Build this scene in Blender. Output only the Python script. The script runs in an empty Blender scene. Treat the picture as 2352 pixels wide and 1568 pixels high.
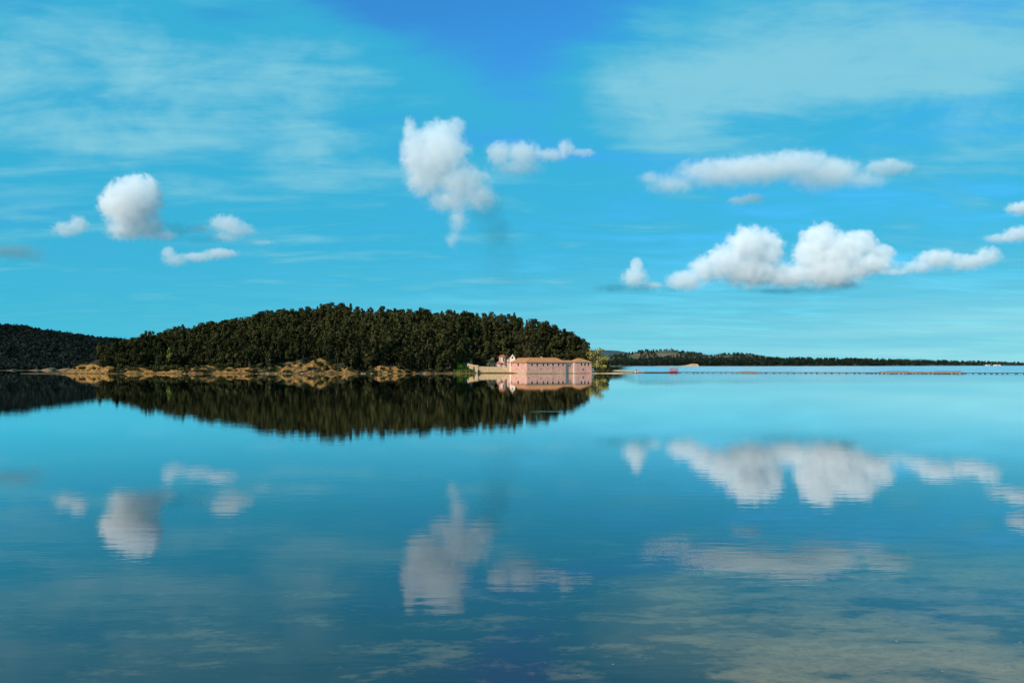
import bpy, bmesh, math, random
import numpy as np
from mathutils import Vector, noise as mnoise

R = math.radians
scene = bpy.context.scene
COL = scene.collection

# ------------------------------------------------------------------ camera
LENS_PX = 1829.0        # focal length in pixels of a 2352 px wide frame (28 mm on 36 mm)
CX, HORIZON = 1176.0, 836.5
EYE = 4.5               # the photographer stands on a bank 4.5 m above the lagoon
cam_data = bpy.data.cameras.new('camera')
cam_data.sensor_width = 36.0
cam_data.lens = 36.0 * LENS_PX / 2352.0
cam_data.shift_y = (HORIZON - 784.0) / 2352.0
cam_data.clip_start = 0.5
cam_data.clip_end = 60000.0
cam = bpy.data.objects.new('camera', cam_data)
cam.location = (0, 0, EYE)
cam.rotation_euler = (R(90), 0, 0)
COL.objects.link(cam)
scene.camera = cam

# ------------------------------------------------------------------ light
SUN_TO = Vector((-0.62, -0.62, 0.0)).normalized()
SUN_EL = R(33)
SUN_DIR = Vector((SUN_TO.x * math.cos(SUN_EL), SUN_TO.y * math.cos(SUN_EL), math.sin(SUN_EL)))
sun_data = bpy.data.lights.new('sun', 'SUN')
sun_data.energy = 4.8
sun_data.angle = R(0.5)
sun_data.color = (1.0, 0.90, 0.76)
sun = bpy.data.objects.new('sun', sun_data)
sun.rotation_euler = (-SUN_DIR).to_track_quat('-Z', 'Y').to_euler()
COL.objects.link(sun)

scene.view_settings.view_transform = 'Standard'
scene.view_settings.look = 'None'
scene.view_settings.exposure = 0.0
scene.view_settings.gamma = 1.0
scene.view_settings.use_curve_mapping = False
scene.cycles.use_denoising = True
try:
    scene.cycles.denoiser = 'OPENIMAGEDENOISE'
    scene.cycles.denoising_input_passes = 'RGB_ALBEDO_NORMAL'
    scene.cycles.denoising_prefilter = 'ACCURATE'
except Exception:
    pass
scene.cycles.max_bounces = 14
scene.cycles.diffuse_bounces = 3
scene.cycles.glossy_bounces = 3
scene.cycles.transparent_max_bounces = 16
scene.cycles.volume_bounces = 7
scene.cycles.volume_max_steps = 256
scene.cycles.volume_step_rate = 1.0
scene.cycles.use_adaptive_sampling = True
scene.cycles.adaptive_threshold = 0.015


def ray(px, py, Y):
    """the point of the place that a pixel of the photograph looks at, at depth Y"""
    return Vector(((px - CX) / LENS_PX * Y, Y, EYE + (HORIZON - py) / LENS_PX * Y))


# ------------------------------------------------------------------ node helpers
class NT:
    def __init__(self, tree):
        self.t = tree
        self.n = tree.nodes
        self.l = tree.links

    def node(self, kind, **kw):
        nd = self.n.new(kind)
        for k, v in kw.items():
            setattr(nd, k, v)
        return nd

    def put(self, sock, v):
        if isinstance(v, bpy.types.NodeSocket):
            self.l.new(v, sock)
        elif v is not None:
            sock.default_value = v

    def math(self, op, a, b=None, c=None, clamp=False):
        nd = self.node('ShaderNodeMath', operation=op, use_clamp=clamp)
        for i, v in enumerate((a, b, c)):
            if v is not None:
                self.put(nd.inputs[i], v)
        return nd.outputs[0]

    def vec(self, op, a, b=None, c=None):
        nd = self.node('ShaderNodeVectorMath', operation=op)
        for i, v in enumerate((a, b, c)):
            if v is not None:
                self.put(nd.inputs[i], v)
        return nd.outputs[1] if op in ('LENGTH', 'DISTANCE', 'DOT_PRODUCT') else nd.outputs[0]

    def noise(self, vec, scale, detail=4.0, rough=0.55, lac=2.0, dist=0.0):
        nd = self.node('ShaderNodeTexNoise')
        self.put(nd.inputs['Vector'], vec)
        self.put(nd.inputs['Scale'], scale)
        self.put(nd.inputs['Detail'], detail)
        self.put(nd.inputs['Roughness'], rough)
        self.put(nd.inputs['Lacunarity'], lac)
        self.put(nd.inputs['Distortion'], dist)
        return nd.outputs[0]

    def ramp(self, v, a, b, lo=0.0, hi=1.0, smooth=True):
        nd = self.node('ShaderNodeMapRange', interpolation_type='SMOOTHSTEP' if smooth else 'LINEAR')
        self.put(nd.inputs['Value'], v)
        self.put(nd.inputs['From Min'], a)
        self.put(nd.inputs['From Max'], b)
        self.put(nd.inputs['To Min'], lo)
        self.put(nd.inputs['To Max'], hi)
        return nd.outputs[0]

    def mix(self, f, a, b, blend='MIX'):
        nd = self.node('ShaderNodeMix', data_type='RGBA', blend_type=blend)
        self.put(nd.inputs[0], f)
        self.put(nd.inputs[6], a)
        self.put(nd.inputs[7], b)
        return nd.outputs[2]

    def sep(self, v):
        nd = self.node('ShaderNodeSeparateXYZ')
        self.put(nd.inputs[0], v)
        return nd.outputs

    def comb(self, x, y, z):
        nd = self.node('ShaderNodeCombineXYZ')
        for i, v in enumerate((x, y, z)):
            self.put(nd.inputs[i], v)
        return nd.outputs[0]


def rgb(r, g, b):
    return (r, g, b, 1.0)


def srgb(r, g, b):
    f = lambda c: ((c / 255 + 0.055) / 1.055) ** 2.4 if c > 10 else c / 255 / 12.92
    return (f(r), f(g), f(b), 1.0)


# ------------------------------------------------------------------ sky
world = bpy.data.worlds.new('World')
scene.world = world
world.use_nodes = True
world.cycles.sampling_method = 'MANUAL'
world.cycles.sample_map_resolution = 512
W = NT(world.node_tree)
W.n.clear()
wout = W.node('ShaderNodeOutputWorld')
bg = W.node('ShaderNodeBackground')
bg.inputs['Strength'].default_value = 0.1
W.l.new(bg.outputs[0], wout.inputs[0])
sky = W.node('ShaderNodeTexSky', sky_type='NISHITA', sun_disc=False)
sky.sun_elevation = SUN_EL
sky.sun_rotation = math.atan2(SUN_DIR.x, SUN_DIR.y)
sky.altitude = 0.0
sky.air_density = 1.0
sky.dust_density = 0.3
sky.ozone_density = 2.0
wd = W.node('ShaderNodeTexCoord').outputs['Generated']
sx, sy, sz = W.sep(wd)
el = W.math('ARCSINE', sz)
az = W.math('ARCTAN2', sx, sy)
# the photograph's strong cyan grade: the same everywhere on the dome
tint = W.mix(W.ramp(el, 0.0, 0.42), rgb(0.17, 0.86, 1.16), rgb(0.32, 1.30, 1.90))
graded = W.mix(1.0, sky.outputs[0], tint, 'MULTIPLY')
# high veil cloud, as a sheet overhead seen in perspective
zz = W.math('ADD', W.math('MAXIMUM', sz, 0.0), 0.10)
plane = W.comb(W.math('DIVIDE', sx, zz), W.math('DIVIDE', sy, zz), 0.0)
n_big = W.noise(W.vec('MULTIPLY', plane, (0.55, 0.42, 1.0)), 1.0, 4, 0.55, dist=0.5)
n_fine = W.noise(W.vec('MULTIPLY', plane, (1.3, 3.2, 1.0)), 1.0, 7, 0.62, dist=0.35)
n_mid = W.noise(W.vec('ADD', W.vec('MULTIPLY', plane, (0.9, 1.5, 1.0)), (7.3, 2.1, 0.0)), 1.0, 5, 0.55, dist=0.3)


dirn = W.comb(az, el, 0.0)


def blob(px, py, wx, wy, amp, rot=0.0):
    """a soft patch of veil round one direction of the sky"""
    a0 = math.atan((px - CX) / LENS_PX)
    e0 = math.atan((HORIZON - py) / LENS_PX * math.cos(a0))
    iu, iv = LENS_PX / wx, LENS_PX / wy
    q = W.vec('MULTIPLY_ADD', dirn, (iu, iv, 0), (-a0 * iu, -e0 * iv, 0))
    return (W.math('POWER', 0.3679, W.vec('DOT_PRODUCT', q, q)), amp)


def addall(xs):
    t = xs[0]
    for x in xs[1:]:
        t = W.math('MULTIPLY_ADD', x[0], x[1], t) if isinstance(x, tuple) else W.math('ADD', t, x)
    return t


# thin teal veil: everywhere by noise; thinner in the clear blue gap, thicker in the sheets
thin = addall([
    W.ramp(n_big, 0.30, 0.70, 0.58, 1.0),
    blob(250, 330, 620, 230, 0.75), blob(640, 150, 420, 120, 0.45, -0.35),
    blob(1700, 190, 620, 140, 0.75), blob(2250, 420, 300, 260, 0.35),
    blob(1060, 20, 260, 120, -1.05), blob(1180, 170, 130, 140, -0.75), blob(800, 0, 120, 40, -0.5), blob(1290, 320, 120, 80, -0.55),
    blob(1420, 40, 160, 60, -0.55), blob(2130, 20, 230, 60, -0.7), blob(520, 45, 90, 40, -0.5),
    blob(1480, 330, 160, 60, -0.35), blob(60, 480, 130, 50, -0.55), blob(40, 10, 120, 30, -0.6),
    W.math('MULTIPLY', W.math('SUBTRACT', n_fine, 0.5), 3.2),
    W.math('MULTIPLY', W.math('SUBTRACT', n_mid, 0.5), 0.9),
])
thin = W.ramp(thin, -0.25, 1.15)
# thicker pale streaks and mottled fleece
mottle = W.noise(W.vec('MULTIPLY', dirn, (7.0, 13.0, 1.0)), 1.0, 6, 0.58, dist=0.5)
fleece = addall([W.math('MULTIPLY', 0.0, 0.0), blob(380, 230, 620, 230, 1.0), blob(1850, 210, 620, 170, 0.9), blob(2200, 420, 300, 160, 0.5)])
thick = addall([
    W.ramp(n_mid, 0.42, 0.80, 0.0, 0.30),
    W.math('MULTIPLY', W.math('SUBTRACT', n_fine, 0.5), 2.1),
    (W.math('MULTIPLY', fleece, W.math('SUBTRACT', mottle, 0.34)), 2.0),
    blob(1560, 190, 300, 80, 0.42), blob(1900, 180, 420, 105, 0.40), blob(2230, 130, 260, 60, 0.35, 0.2),
    blob(110, 130, 150, 65, 0.28), blob(250, 10, 420, 55, -0.35), blob(330, 180, 110, 80, 0.38), blob(560, 190, 180, 60, 0.28), blob(250, 280, 260, 60, 0.22),
    blob(800, 125, 70, 22, 0.28), blob(700, 300, 230, 45, 0.25), blob(120, 350, 120, 40, 0.2),
    blob(2300, 250, 160, 120, 0.22), blob(440, 340, 90, 30, 0.18), blob(690, 420, 70, 20, 0.2),
    blob(1120, 60, 200, 200, -0.8), blob(1280, 330, 130, 90, -0.6), blob(1800, 640, 400, 160, -0.2),
])
thick = W.math('MULTIPLY', W.ramp(thick, 0.05, 1.0), 0.85)
c1 = W.mix(W.math('MULTIPLY', thin, 0.85), graded, rgb(0.42, 4.55, 6.75))
c2 = W.mix(thick, c1, rgb(2.5, 6.2, 7.5))
# bright air low over the water, with fine level bands
band = W.noise(W.comb(W.math('MULTIPLY', az, 2.5), W.math('MULTIPLY', el, 60.0), 0.0), 1.0, 4, 0.55)
low = W.math('POWER', 2.718, W.math('MULTIPLY', W.math('MULTIPLY', W.math('MAXIMUM', el, 0.0), W.math('MAXIMUM', el, 0.0)), -150.0))
low = W.math('MULTIPLY', low, W.ramp(band, 0.25, 0.75, 0.45, 0.95))
east = W.ramp(az, -0.65, 0.65, 0.0, 1.0)
lowcol = W.mix(east, rgb(0.62, 5.1, 7.1), rgb(3.6, 7.7, 8.5))
c3 = W.mix(low, c2, lowcol)
W.l.new(c3, bg.inputs['Color'])


# ------------------------------------------------------------------ object helpers
def link(o, parent=None):
    COL.objects.link(o)
    if parent is not None:
        o.parent = parent
    return o


def tag(o, label=None, cat=None, group=None, kind=None):
    if label:
        o['label'] = label
    if cat:
        o['category'] = cat
    if group:
        o['group'] = group
    if kind:
        o['kind'] = kind
    return o


def mesh_obj(name, verts, faces, mat, parent=None, smooth=False, loc=None):
    me = bpy.data.meshes.new(name)
    me.from_pydata([tuple(v) for v in verts], [], faces)
    me.update()
    if smooth:
        me.polygons.foreach_set('use_smooth', [True] * len(me.polygons))
    if mat:
        me.materials.append(mat)
    o = bpy.data.objects.new(name, me)
    if loc is not None:
        o.location = loc
    return link(o, parent)


def empty(name, loc=(0, 0, 0), rz=0.0):
    o = bpy.data.objects.new(name, None)
    o.location = loc
    o.rotation_euler = (0, 0, rz)
    return link(o)


def new_mat(name):
    m = bpy.data.materials.new(name)
    m.use_nodes = True
    t = NT(m.node_tree)
    t.n.clear()
    out = t.node('ShaderNodeOutputMaterial')
    return m, t, out


def simple_mat(name, c1, c2=None, scale=1.0, rough=0.85, bump=0.0, stretch=(1, 1, 1), detail=5, spec=0.3):
    m, t, out = new_mat(name)
    p = t.node('ShaderNodeBsdfPrincipled')
    p.inputs['Roughness'].default_value = rough
    p.inputs['Specular IOR Level'].default_value = spec
    t.l.new(p.outputs[0], out.inputs[0])
    if c2 is None:
        c2 = tuple(v * 0.8 for v in c1[:3]) + (1,)
    co = t.vec('MULTIPLY', t.node('ShaderNodeTexCoord').outputs['Object'], stretch)
    n = t.noise(co, scale, detail, 0.6)
    t.l.new(t.mix(t.ramp(n, 0.32, 0.68), c1, c2), p.inputs['Base Color'])
    if bump:
        b = t.node('ShaderNodeBump')
        b.inputs['Strength'].default_value = 1.0
        b.inputs['Distance'].default_value = bump
        t.l.new(n, b.inputs['Height'])
        t.l.new(b.outputs[0], p.inputs['Normal'])
    return m


# ------------------------------------------------------------------ lagoon
wm, t, out = new_mat('lagoon_water')
co = t.node('ShaderNodeTexCoord').outputs['Object']
r1 = t.noise(t.vec('MULTIPLY', co, (0.55, 2.2, 1.0)), 1.0, 3, 0.5)
r2 = t.noise(t.vec('MULTIPLY', co, (0.06, 0.22, 1.0)), 1.0, 2, 0.5)
calm = t.ramp(t.sep(co)[1], 10.0, 160.0, 1.4, 0.45, smooth=False)   # the breeze reaches the near shore
# ... and the open water beyond the footbridge, out of the island's lee
wx, wy, wz = t.sep(co)

hgt = t.math('ADD', t.math('MULTIPLY', t.math('MULTIPLY', r1, calm), 0.0020), t.math('MULTIPLY', r2, 0.002))
bp = t.node('ShaderNodeBump')
bp.inputs['Strength'].default_value = 1.0
bp.inputs['Distance'].default_value = 1.0
t.l.new(hgt, bp.inputs['Height'])
fr = t.node('ShaderNodeFresnel')
fr.inputs['IOR'].default_value = 1.36
t.l.new(bp.outputs[0], fr.inputs['Normal'])
gl = t.node('ShaderNodeBsdfGlossy')
side_w = t.ramp(t.math('DIVIDE', wx, t.math('MAXIMUM', wy, 1.0)), 0.125, 0.165)
slick = t.vec('LENGTH', t.vec('MULTIPLY_ADD', co, (0.42, 1.5, 0.0), (-3.3 * 0.42, -76.0 * 1.5, 0.0)))
slick = t.ramp(slick, 1.0, 0.5, 0.0, 0.12)
t.l.new(t.math('MULTIPLY_ADD', side_w, t.math('ADD', t.ramp(wy, 120.0, 270.0, 0.0, 0.15), t.ramp(wy, 408.0, 470.0, 0.0, 0.09)), slick), gl.inputs['Roughness'])
gl.inputs['Color'].default_value = rgb(1, 1, 1)
t.l.new(bp.outputs[0], gl.inputs['Normal'])
tr = t.node('ShaderNodeBsdfTransparent')
mx = t.node('ShaderNodeMixShader')
refl = t.math('MULTIPLY_ADD', fr.outputs[0], 1.6, -0.065, clamp=True)
# light coming up from below leaves as freely as it entered (no second refraction is modelled)
below = t.node('ShaderNodeNewGeometry').outputs['Backfacing']
t.l.new(t.math('MULTIPLY_ADD', below, t.math('SUBTRACT', 0.04, refl), refl), mx.inputs[0])
t.l.new(tr.outputs[0], mx.inputs[1])
t.l.new(gl.outputs[0], mx.inputs[2])
t.l.new(mx.outputs[0], out.inputs['Surface'])
va = t.node('ShaderNodeVolumeAbsorption')
va.inputs['Color'].default_value = rgb(0.24, 0.64, 0.80)
va.inputs['Density'].default_value = 0.5
t.l.new(va.outputs[0], out.inputs['Volume'])
XW, Y0, Y1, DEEP = 16000.0, -150.0, 26000.0, -14.0
wv = [(-XW, Y0, 0), (XW, Y0, 0), (XW, Y1, 0), (-XW, Y1, 0), (-XW, Y0, DEEP), (XW, Y0, DEEP), (XW, Y1, DEEP), (-XW, Y1, DEEP)]
lagoon = mesh_obj('lagoon_water', wv, [(0, 1, 2, 3), (7, 6, 5, 4), (0, 4, 5, 1), (1, 5, 6, 2), (2, 6, 7, 3), (3, 7, 4, 0)], wm)
tag(lagoon, 'calm turquoise lagoon mirroring the island and the clouds', 'water', kind='structure')

# lake bed: muddy shallows near the bank, deepening outwards
bm_, t, out = new_mat('lake_bed_mud')
p = t.node('ShaderNodeBsdfPrincipled')
p.inputs['Roughness'].default_value = 0.95
t.l.new(p.outputs[0], out.inputs[0])
co = t.node('ShaderNodeTexCoord').outputs['Object']
na = t.noise(t.vec('MULTIPLY', co, (0.55, 1.15, 1)), 1.0, 7, 0.62, dist=0.1)
nb = t.noise(t.vec('MULTIPLY', co, (4.2, 6.5, 1)), 1.0, 6, 0.68)
nc = t.noise(t.vec('MULTIPLY', co, (0.16, 0.65, 1)), 1.0, 4, 0.55)
bx, by, bz_ = t.sep(co)
# weed grows thick on the deeper left, bare mud lies on the shelf to the right
shelf = t.ramp(t.math('ADD', t.math('MULTIPLY_ADD', by, -0.30, bx), t.math('MULTIPLY', nc, 6.0)), -1.5, 5.5, -0.12, 0.06)
patch = t.math('ADD', t.math('ADD', na, shelf), t.math('MULTIPLY', t.math('SUBTRACT', nb, 0.5), 0.5))
patch = t.ramp(patch, 0.41, 0.60)
mud = t.mix(t.ramp(nb, 0.35, 0.65), rgb(0.44, 0.205, 0.085), rgb(0.22, 0.108, 0.048))
t.l.new(t.mix(patch, rgb(0.018, 0.026, 0.026), mud), p.inputs['Base Color'])
def sm01(q):
    q = max(0.0, min(1.0, q))
    return q * q * (3 - 2 * q)


xs = [-9000, -2000, -600, -200] + [x * 2.0 for x in range(-40, -10)] + [x * 0.4 for x in range(-50, 51)] + [x * 2.0 for x in range(11, 41)] + [200, 600, 2000, 9000]
ys = [-140, -40] + [0, 3, 6, 8] + [9 + y * 0.35 for y in range(0, 48)] + [27 + y * 1.5 for y in range(0, 32)] + [90, 120, 180, 300, 800, 3000, 20000]
bv, bf = [], []
for y in ys:
    for x in xs:
        d = 0.42 + 0.045 * max(y - 11, 0) + 0.0025 * max(y - 18, 0) ** 2 - 0.02 * max(-8.0, min(x, 8.0))
        d += 0.05 * mnoise.fractal(Vector((x * 0.35, y * 0.6, 3.0)), 0.8, 2.0, 4)
        bv.append((x, y, -max(0.12, min(d, 7.0))))
nx = len(xs)
for j in range(len(ys) - 1):
    for i in range(nx - 1):
        a = j * nx + i
        bf.append((a, a + 1, a + 1 + nx, a + nx))
bed = mesh_obj('lake_bed', bv, bf, bm_, smooth=True)
tag(bed, 'muddy lagoon bed with dark weed patches seen through the shallows', 'lake bed', kind='structure')


# ------------------------------------------------------------------ foliage
def foliage_mat(name, c_dark, c_light, hue=0.0):
    m, t, out = new_mat(name)
    geo = t.node('ShaderNodeNewGeometry')
    att = t.node('ShaderNodeAttribute', attribute_name='tint')
    n = t.noise(geo.outputs['Position'], 0.35, 3, 0.6)
    ri = t.node('ShaderNodeObjectInfo').outputs['Random']
    f = t.math('ADD', t.math('MULTIPLY', t.math('SUBTRACT', n, 0.5), 1.3), att.outputs['Fac'])
    f = t.math('ADD', f, t.math('MULTIPLY', t.math('SUBTRACT', ri, 0.5), 0.6))
    c = t.mix(t.ramp(f, 0.1, 0.9), c_dark, c_light)
    d = t.node('ShaderNodeBsdfDiffuse')
    t.l.new(c, d.inputs['Color'])
    tl = t.node('ShaderNodeBsdfTranslucent')
    t.l.new(c, tl.inputs['Color'])
    mx = t.node('ShaderNodeMixShader')
    mx.inputs[0].default_value = 0.15
    t.l.new(d.outputs[0], mx.inputs[1])
    t.l.new(tl.outputs[0], mx.inputs[2])
    t.l.new(mx.outputs[0], out.inputs[0])
    return m


M_PINE = foliage_mat('pine_foliage', rgb(0.008, 0.010, 0.004), rgb(0.068, 0.063, 0.022))
M_CYPRESS = foliage_mat('cypress_foliage', rgb(0.007, 0.009, 0.004), rgb(0.050, 0.051, 0.018))
M_YELLOW = foliage_mat('yellowish_foliage', rgb(0.12, 0.105, 0.02), rgb(0.34, 0.28, 0.08))
M_LIME = foliage_mat('fresh_green_foliage', rgb(0.05, 0.065, 0.012), rgb(0.17, 0.18, 0.04))
M_OLIVE = foliage_mat('olive_foliage', rgb(0.06, 0.07, 0.045), rgb(0.26, 0.26, 0.17))
M_SCRUB = foliage_mat('scrub_foliage', rgb(0.006, 0.010, 0.009), rgb(0.028, 0.036, 0.028))  # blue cast of the air is put into the leaf colour
M_FAR = foliage_mat('far_wood_foliage', rgb(0.014, 0.026, 0.020), rgb(0.075, 0.085, 0.045))  # slight distance haze put into the bluish-green leaf colour
M_BUSH = foliage_mat('bush_foliage', rgb(0.018, 0.024, 0.008), rgb(0.09, 0.085, 0.03))
M_GRASS = foliage_mat('grass_blades', rgb(0.06, 0.09, 0.012), rgb(0.18, 0.22, 0.035))
M_BARK = simple_mat('bark', rgb(0.16, 0.12, 0.09), rgb(0.07, 0.05, 0.035), 1.2)
M_PALEBARK = simple_mat('pale_bark', rgb(0.45, 0.38, 0.30), rgb(0.25, 0.20, 0.15), 1.2)


def leaf_cloud(rnd, clumps, per, leaf):
    """small leaf sprays on the outside of many clumps -> verts (N*4,3), tint (N)"""
    V, T = [], []
    for (c, r, tn) in clumps:
        for _ in range(per):
            d = Vector((rnd.gauss(0, 1), rnd.gauss(0, 1), rnd.gauss(0, 1))).normalized()
            p = c + Vector((d.x * r, d.y * r, d.z * r * 0.9)) * rnd.uniform(0.65, 1.05)
            nrm = (d + Vector((rnd.gauss(0, .26), rnd.gauss(0, .26), rnd.gauss(0, .26) + 0.15))).normalized()
            a = nrm.cross(Vector((rnd.gauss(0, 1), rnd.gauss(0, 1), rnd.gauss(0, 1)))).normalized()
            b = nrm.cross(a)
            s = leaf * rnd.uniform(0.6, 1.3)
            w = s * rnd.uniform(0.45, 0.9)
            V += [p - a * s - b * w * .3, p + b * w, p + a * s + b * w * .2, p - b * w]
            T.append(max(0.0, min(1.0, tn + rnd.uniform(-0.10, 0.10))))
    return np.array([tuple(v) for v in V], dtype=np.float32), np.array(T, dtype=np.float32)


def crown_clumps(rnd, kind, h):
    cl = []
    if kind == 'cone':
        n = 24
        for i in range(n):
            f = (i + rnd.random()) / n
            rad = 0.21 * h * (1 - f) ** 0.75 + 0.02 * h
            a = rnd.uniform(0, 6.283)
            q = rnd.uniform(0.45, 0.95) * rad
            cl.append((Vector((math.cos(a) * q, math.sin(a) * q, h * (0.05 + 0.90 * f))), 0.095 * h * (1.25 - 0.6 * f), rnd.uniform(0.2, 0.8)))
    elif kind == 'round':
        n = 24
        for i in range(n):
            f = rnd.random()
            zz = 0.12 + 0.80 * f
            rad = 0.34 * h * math.sin(math.pi * min(0.98, max(0.08, (zz - 0.02) / 0.98))) ** 0.7
            a = rnd.uniform(0, 6.283)
            q = rnd.uniform(0.5, 1.0) * rad
            cl.append((Vector((math.cos(a) * q, math.sin(a) * q, h * zz)), rnd.uniform(0.10, 0.15) * h, rnd.uniform(0.15, 0.85)))
    elif kind == 'tall':
        n = 30
        for i in range(n):
            f = (i + rnd.random()) / n
            rad = 0.19 * h * (0.55 + 0.6 * math.sin(math.pi * min(1, f * 1.05))) * (1.0 if f < 0.85 else 0.6)
            a = rnd.uniform(0, 6.283)
            q = rnd.uniform(0.35, 1.0) * rad
            cl.append((Vector((math.cos(a) * q, math.sin(a) * q, h * (0.06 + 0.90 * f))), rnd.uniform(0.07, 0.10) * h, rnd.uniform(0.15, 0.85)))
    else:       # bush
        n = 12
        for i in range(n):
            a = rnd.uniform(0, 6.283)
            q = rnd.random() ** 0.5 * 0.55 * h
            zz = (0.25 + 0.5 * (1 - q / (0.6 * h)) * rnd.uniform(0.6, 1.1)) * h
            cl.append((Vector((math.cos(a) * q, math.sin(a) * q, zz)), rnd.uniform(0.20, 0.32) * h, rnd.uniform(0.2, 0.8)))
    return cl


def quads_mesh(name, V, T, mat):
    n = len(V) // 4
    me = bpy.data.meshes.new(name)
    me.vertices.add(len(V))
    me.vertices.foreach_set('co', np.ascontiguousarray(V, dtype=np.float32).ravel())
    me.loops.add(n * 4)
    me.loops.foreach_set('vertex_index', np.arange(n * 4, dtype=np.int32))
    me.polygons.add(n)
    me.polygons.foreach_set('loop_start', np.arange(0, n * 4, 4, dtype=np.int32))
    at = me.attributes.new('tint', 'FLOAT', 'FACE')
    at.data.foreach_set('value', np.ascontiguousarray(T, dtype=np.float32))
    me.update(calc_edges=True)
    me.materials.append(mat)
    return me


def trunk_geo(h, r, rnd, limbs=3, top=0.75):
    """tapered, slightly bent trunk with a few limbs: verts, faces"""
    V, F = [], []

    def tube(pts, rads, n=6):
        base = len(V)
        for p, rr in zip(pts, rads):
            for i in range(n):
                a = 6.283 * i / n
                V.append((p.x + math.cos(a) * rr, p.y + math.sin(a) * rr, p.z))
        for j in range(len(pts) - 1):
            for i in range(n):
                a, b = base + j * n + i, base + j * n + (i + 1) % n
                F.append((a, b, b + n, a + n))
    bend = Vector((rnd.uniform(-.06, .06) * h, rnd.uniform(-.06, .06) * h, 0))
    pts = [Vector((0, 0, -0.6)), Vector((0, 0, 0.25 * h)) + bend * 0.4, Vector((0, 0, 0.5 * h)) + bend, Vector((0, 0, top * h)) + bend * 0.6]
    tube(pts, [r * 1.25, r, r * 0.7, r * 0.25])
    for k in range(limbs):
        z = h * rnd.uniform(0.35, 0.6)
        a = rnd.uniform(0, 6.283)
        d = Vector((math.cos(a), math.sin(a), 0.7)) * h * 0.2
        p0 = Vector((0, 0, z)) + bend * 0.8
        tube([p0, p0 + d * 0.5, p0 + d], [r * 0.45, r * 0.3, r * 0.1], 5)
    return V, F


class TreeKind:
    def __init__(self, name, kind, h, mat, bark, seed, per, leaf, limbs=3):
        rnd = random.Random(seed)
        self.h = h
        self.V, self.T = leaf_cloud(rnd, crown_clumps(rnd, kind, h), per, leaf)
        self.crown = quads_mesh('crown', self.V, self.T, mat)
        tv, tf = trunk_geo(h, 0.022 * h, rnd, limbs)
        self.tv = np.array(tv, dtype=np.float32)
        self.tf = tf
        me = bpy.data.meshes.new('trunk')
        me.from_pydata(tv, [], tf)
        me.materials.append(bark)
        self.trunk = me
        self.name = name


def plant_tree(k, loc, scale, rz, label, cat='tree', group=None, name=None, sz=None):
    e = empty(name or k.name, loc, rz)
    e.scale = (scale, scale, sz or scale)
    link(bpy.data.objects.new('trunk', k.trunk), e)
    link(bpy.data.objects.new('crown', k.crown), e)
    return tag(e, label, cat, group)


CONES = [TreeKind('cypress_tree', 'cone', 9.0, M_CYPRESS, M_BARK, 100 + i, 20, 0.46) for i in range(4)]
ROUNDS = [TreeKind('pine_tree', 'round', 8.0, M_PINE, M_BARK, 200 + i, 22, 0.50) for i in range(4)]
TALLS = [TreeKind('pine_tree', 'tall', 12.0, M_PINE, M_PALEBARK if i == 0 else M_BARK, 300 + i, 20, 0.52) for i in range(4)]


def scatter_mesh(name, items, kinds, mat, with_trunk=False):
    """items: (kind index, x, y, z, scale, rz) -> one mass of foliage"""
    Vs, Ts = [], []
    for (ki, x, y, z, s, rz, dt) in items:
        k = kinds[ki]
        c, sn = math.cos(rz) * s, math.sin(rz) * s
        v = k.V
        o = np.empty_like(v)
        o[:, 0] = v[:, 0] * c - v[:, 1] * sn + x
        o[:, 1] = v[:, 0] * sn + v[:, 1] * c + y
        o[:, 2] = v[:, 2] * s + z
        Vs.append(o)
        Ts.append(np.clip(k.T + dt, 0, 1))
    me = quads_mesh(name, np.concatenate(Vs), np.concatenate(Ts), mat)
    return link(bpy.data.objects.new(name, me))


# ------------------------------------------------------------------ island
def lerp_table(tab, x):
    if x <= tab[0][0]:
        return tab[0][1]
    for (x0, y0), (x1, y1) in zip(tab, tab[1:]):
        if x <= x1:
            return y0 + (y1 - y0) * (x - x0) / (x1 - x0)
    return tab[-1][1]


def sm(t):
    t = max(0.0, min(1.0, t))
    return t * t * (3 - 2 * t)


SKYLINE = [(120, 862), (150, 856), (200, 842), (232, 806), (262, 786), (330, 766), (430, 750), (500, 735), (560, 726), (640, 712), (740, 701), (800, 695), (870, 697), (950, 700), (1000, 705),
           (1060, 707), (1100, 709), (1180, 714), (1240, 727), (1300, 747), (1345, 773), (1362, 806), (1385, 835), (1410, 856), (1430, 866)]
SHORE = [(100, 382), (600, 383), (900, 384), (1040, 390), (1100, 402), (1160, 402), (1192, 392), (1212, 382.3), (1300, 389.5), (1360, 394.5), (1375, 392), (1420, 394)]
BANK = [(120, 0.2), (150, 1.2), (195, 6.0), (215, 6.0), (240, 4.2), (280, 3.2), (330, 4.2), (400, 3.6), (470, 4.6), (560, 3.6), (620, 4.4), (655, 6.6), (690, 9.0), (720, 8.6), (755, 6.6), (800, 3.4), (825, 0.9), (845, 1.8),
        (870, 4.6), (905, 4.4), (935, 2.0), (1000, 1.4), (1060, 1.4), (1110, 0.7), (1430, 0.45)]
BANKW = [(120, 6), (200, 10), (250, 7), (620, 9), (680, 24), (740, 22), (800, 10), (870, 9), (950, 6), (1430, 5)]
RIDGE = [(120, 8), (200, 20), (262, 34), (400, 52), (600, 68), (800, 78), (1000, 84), (1200, 84), (1300, 74), (1362, 52), (1430, 14)]
YARD_Z = 0.55


def px_of(x, y):
    return CX + x / y * LENS_PX


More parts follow.
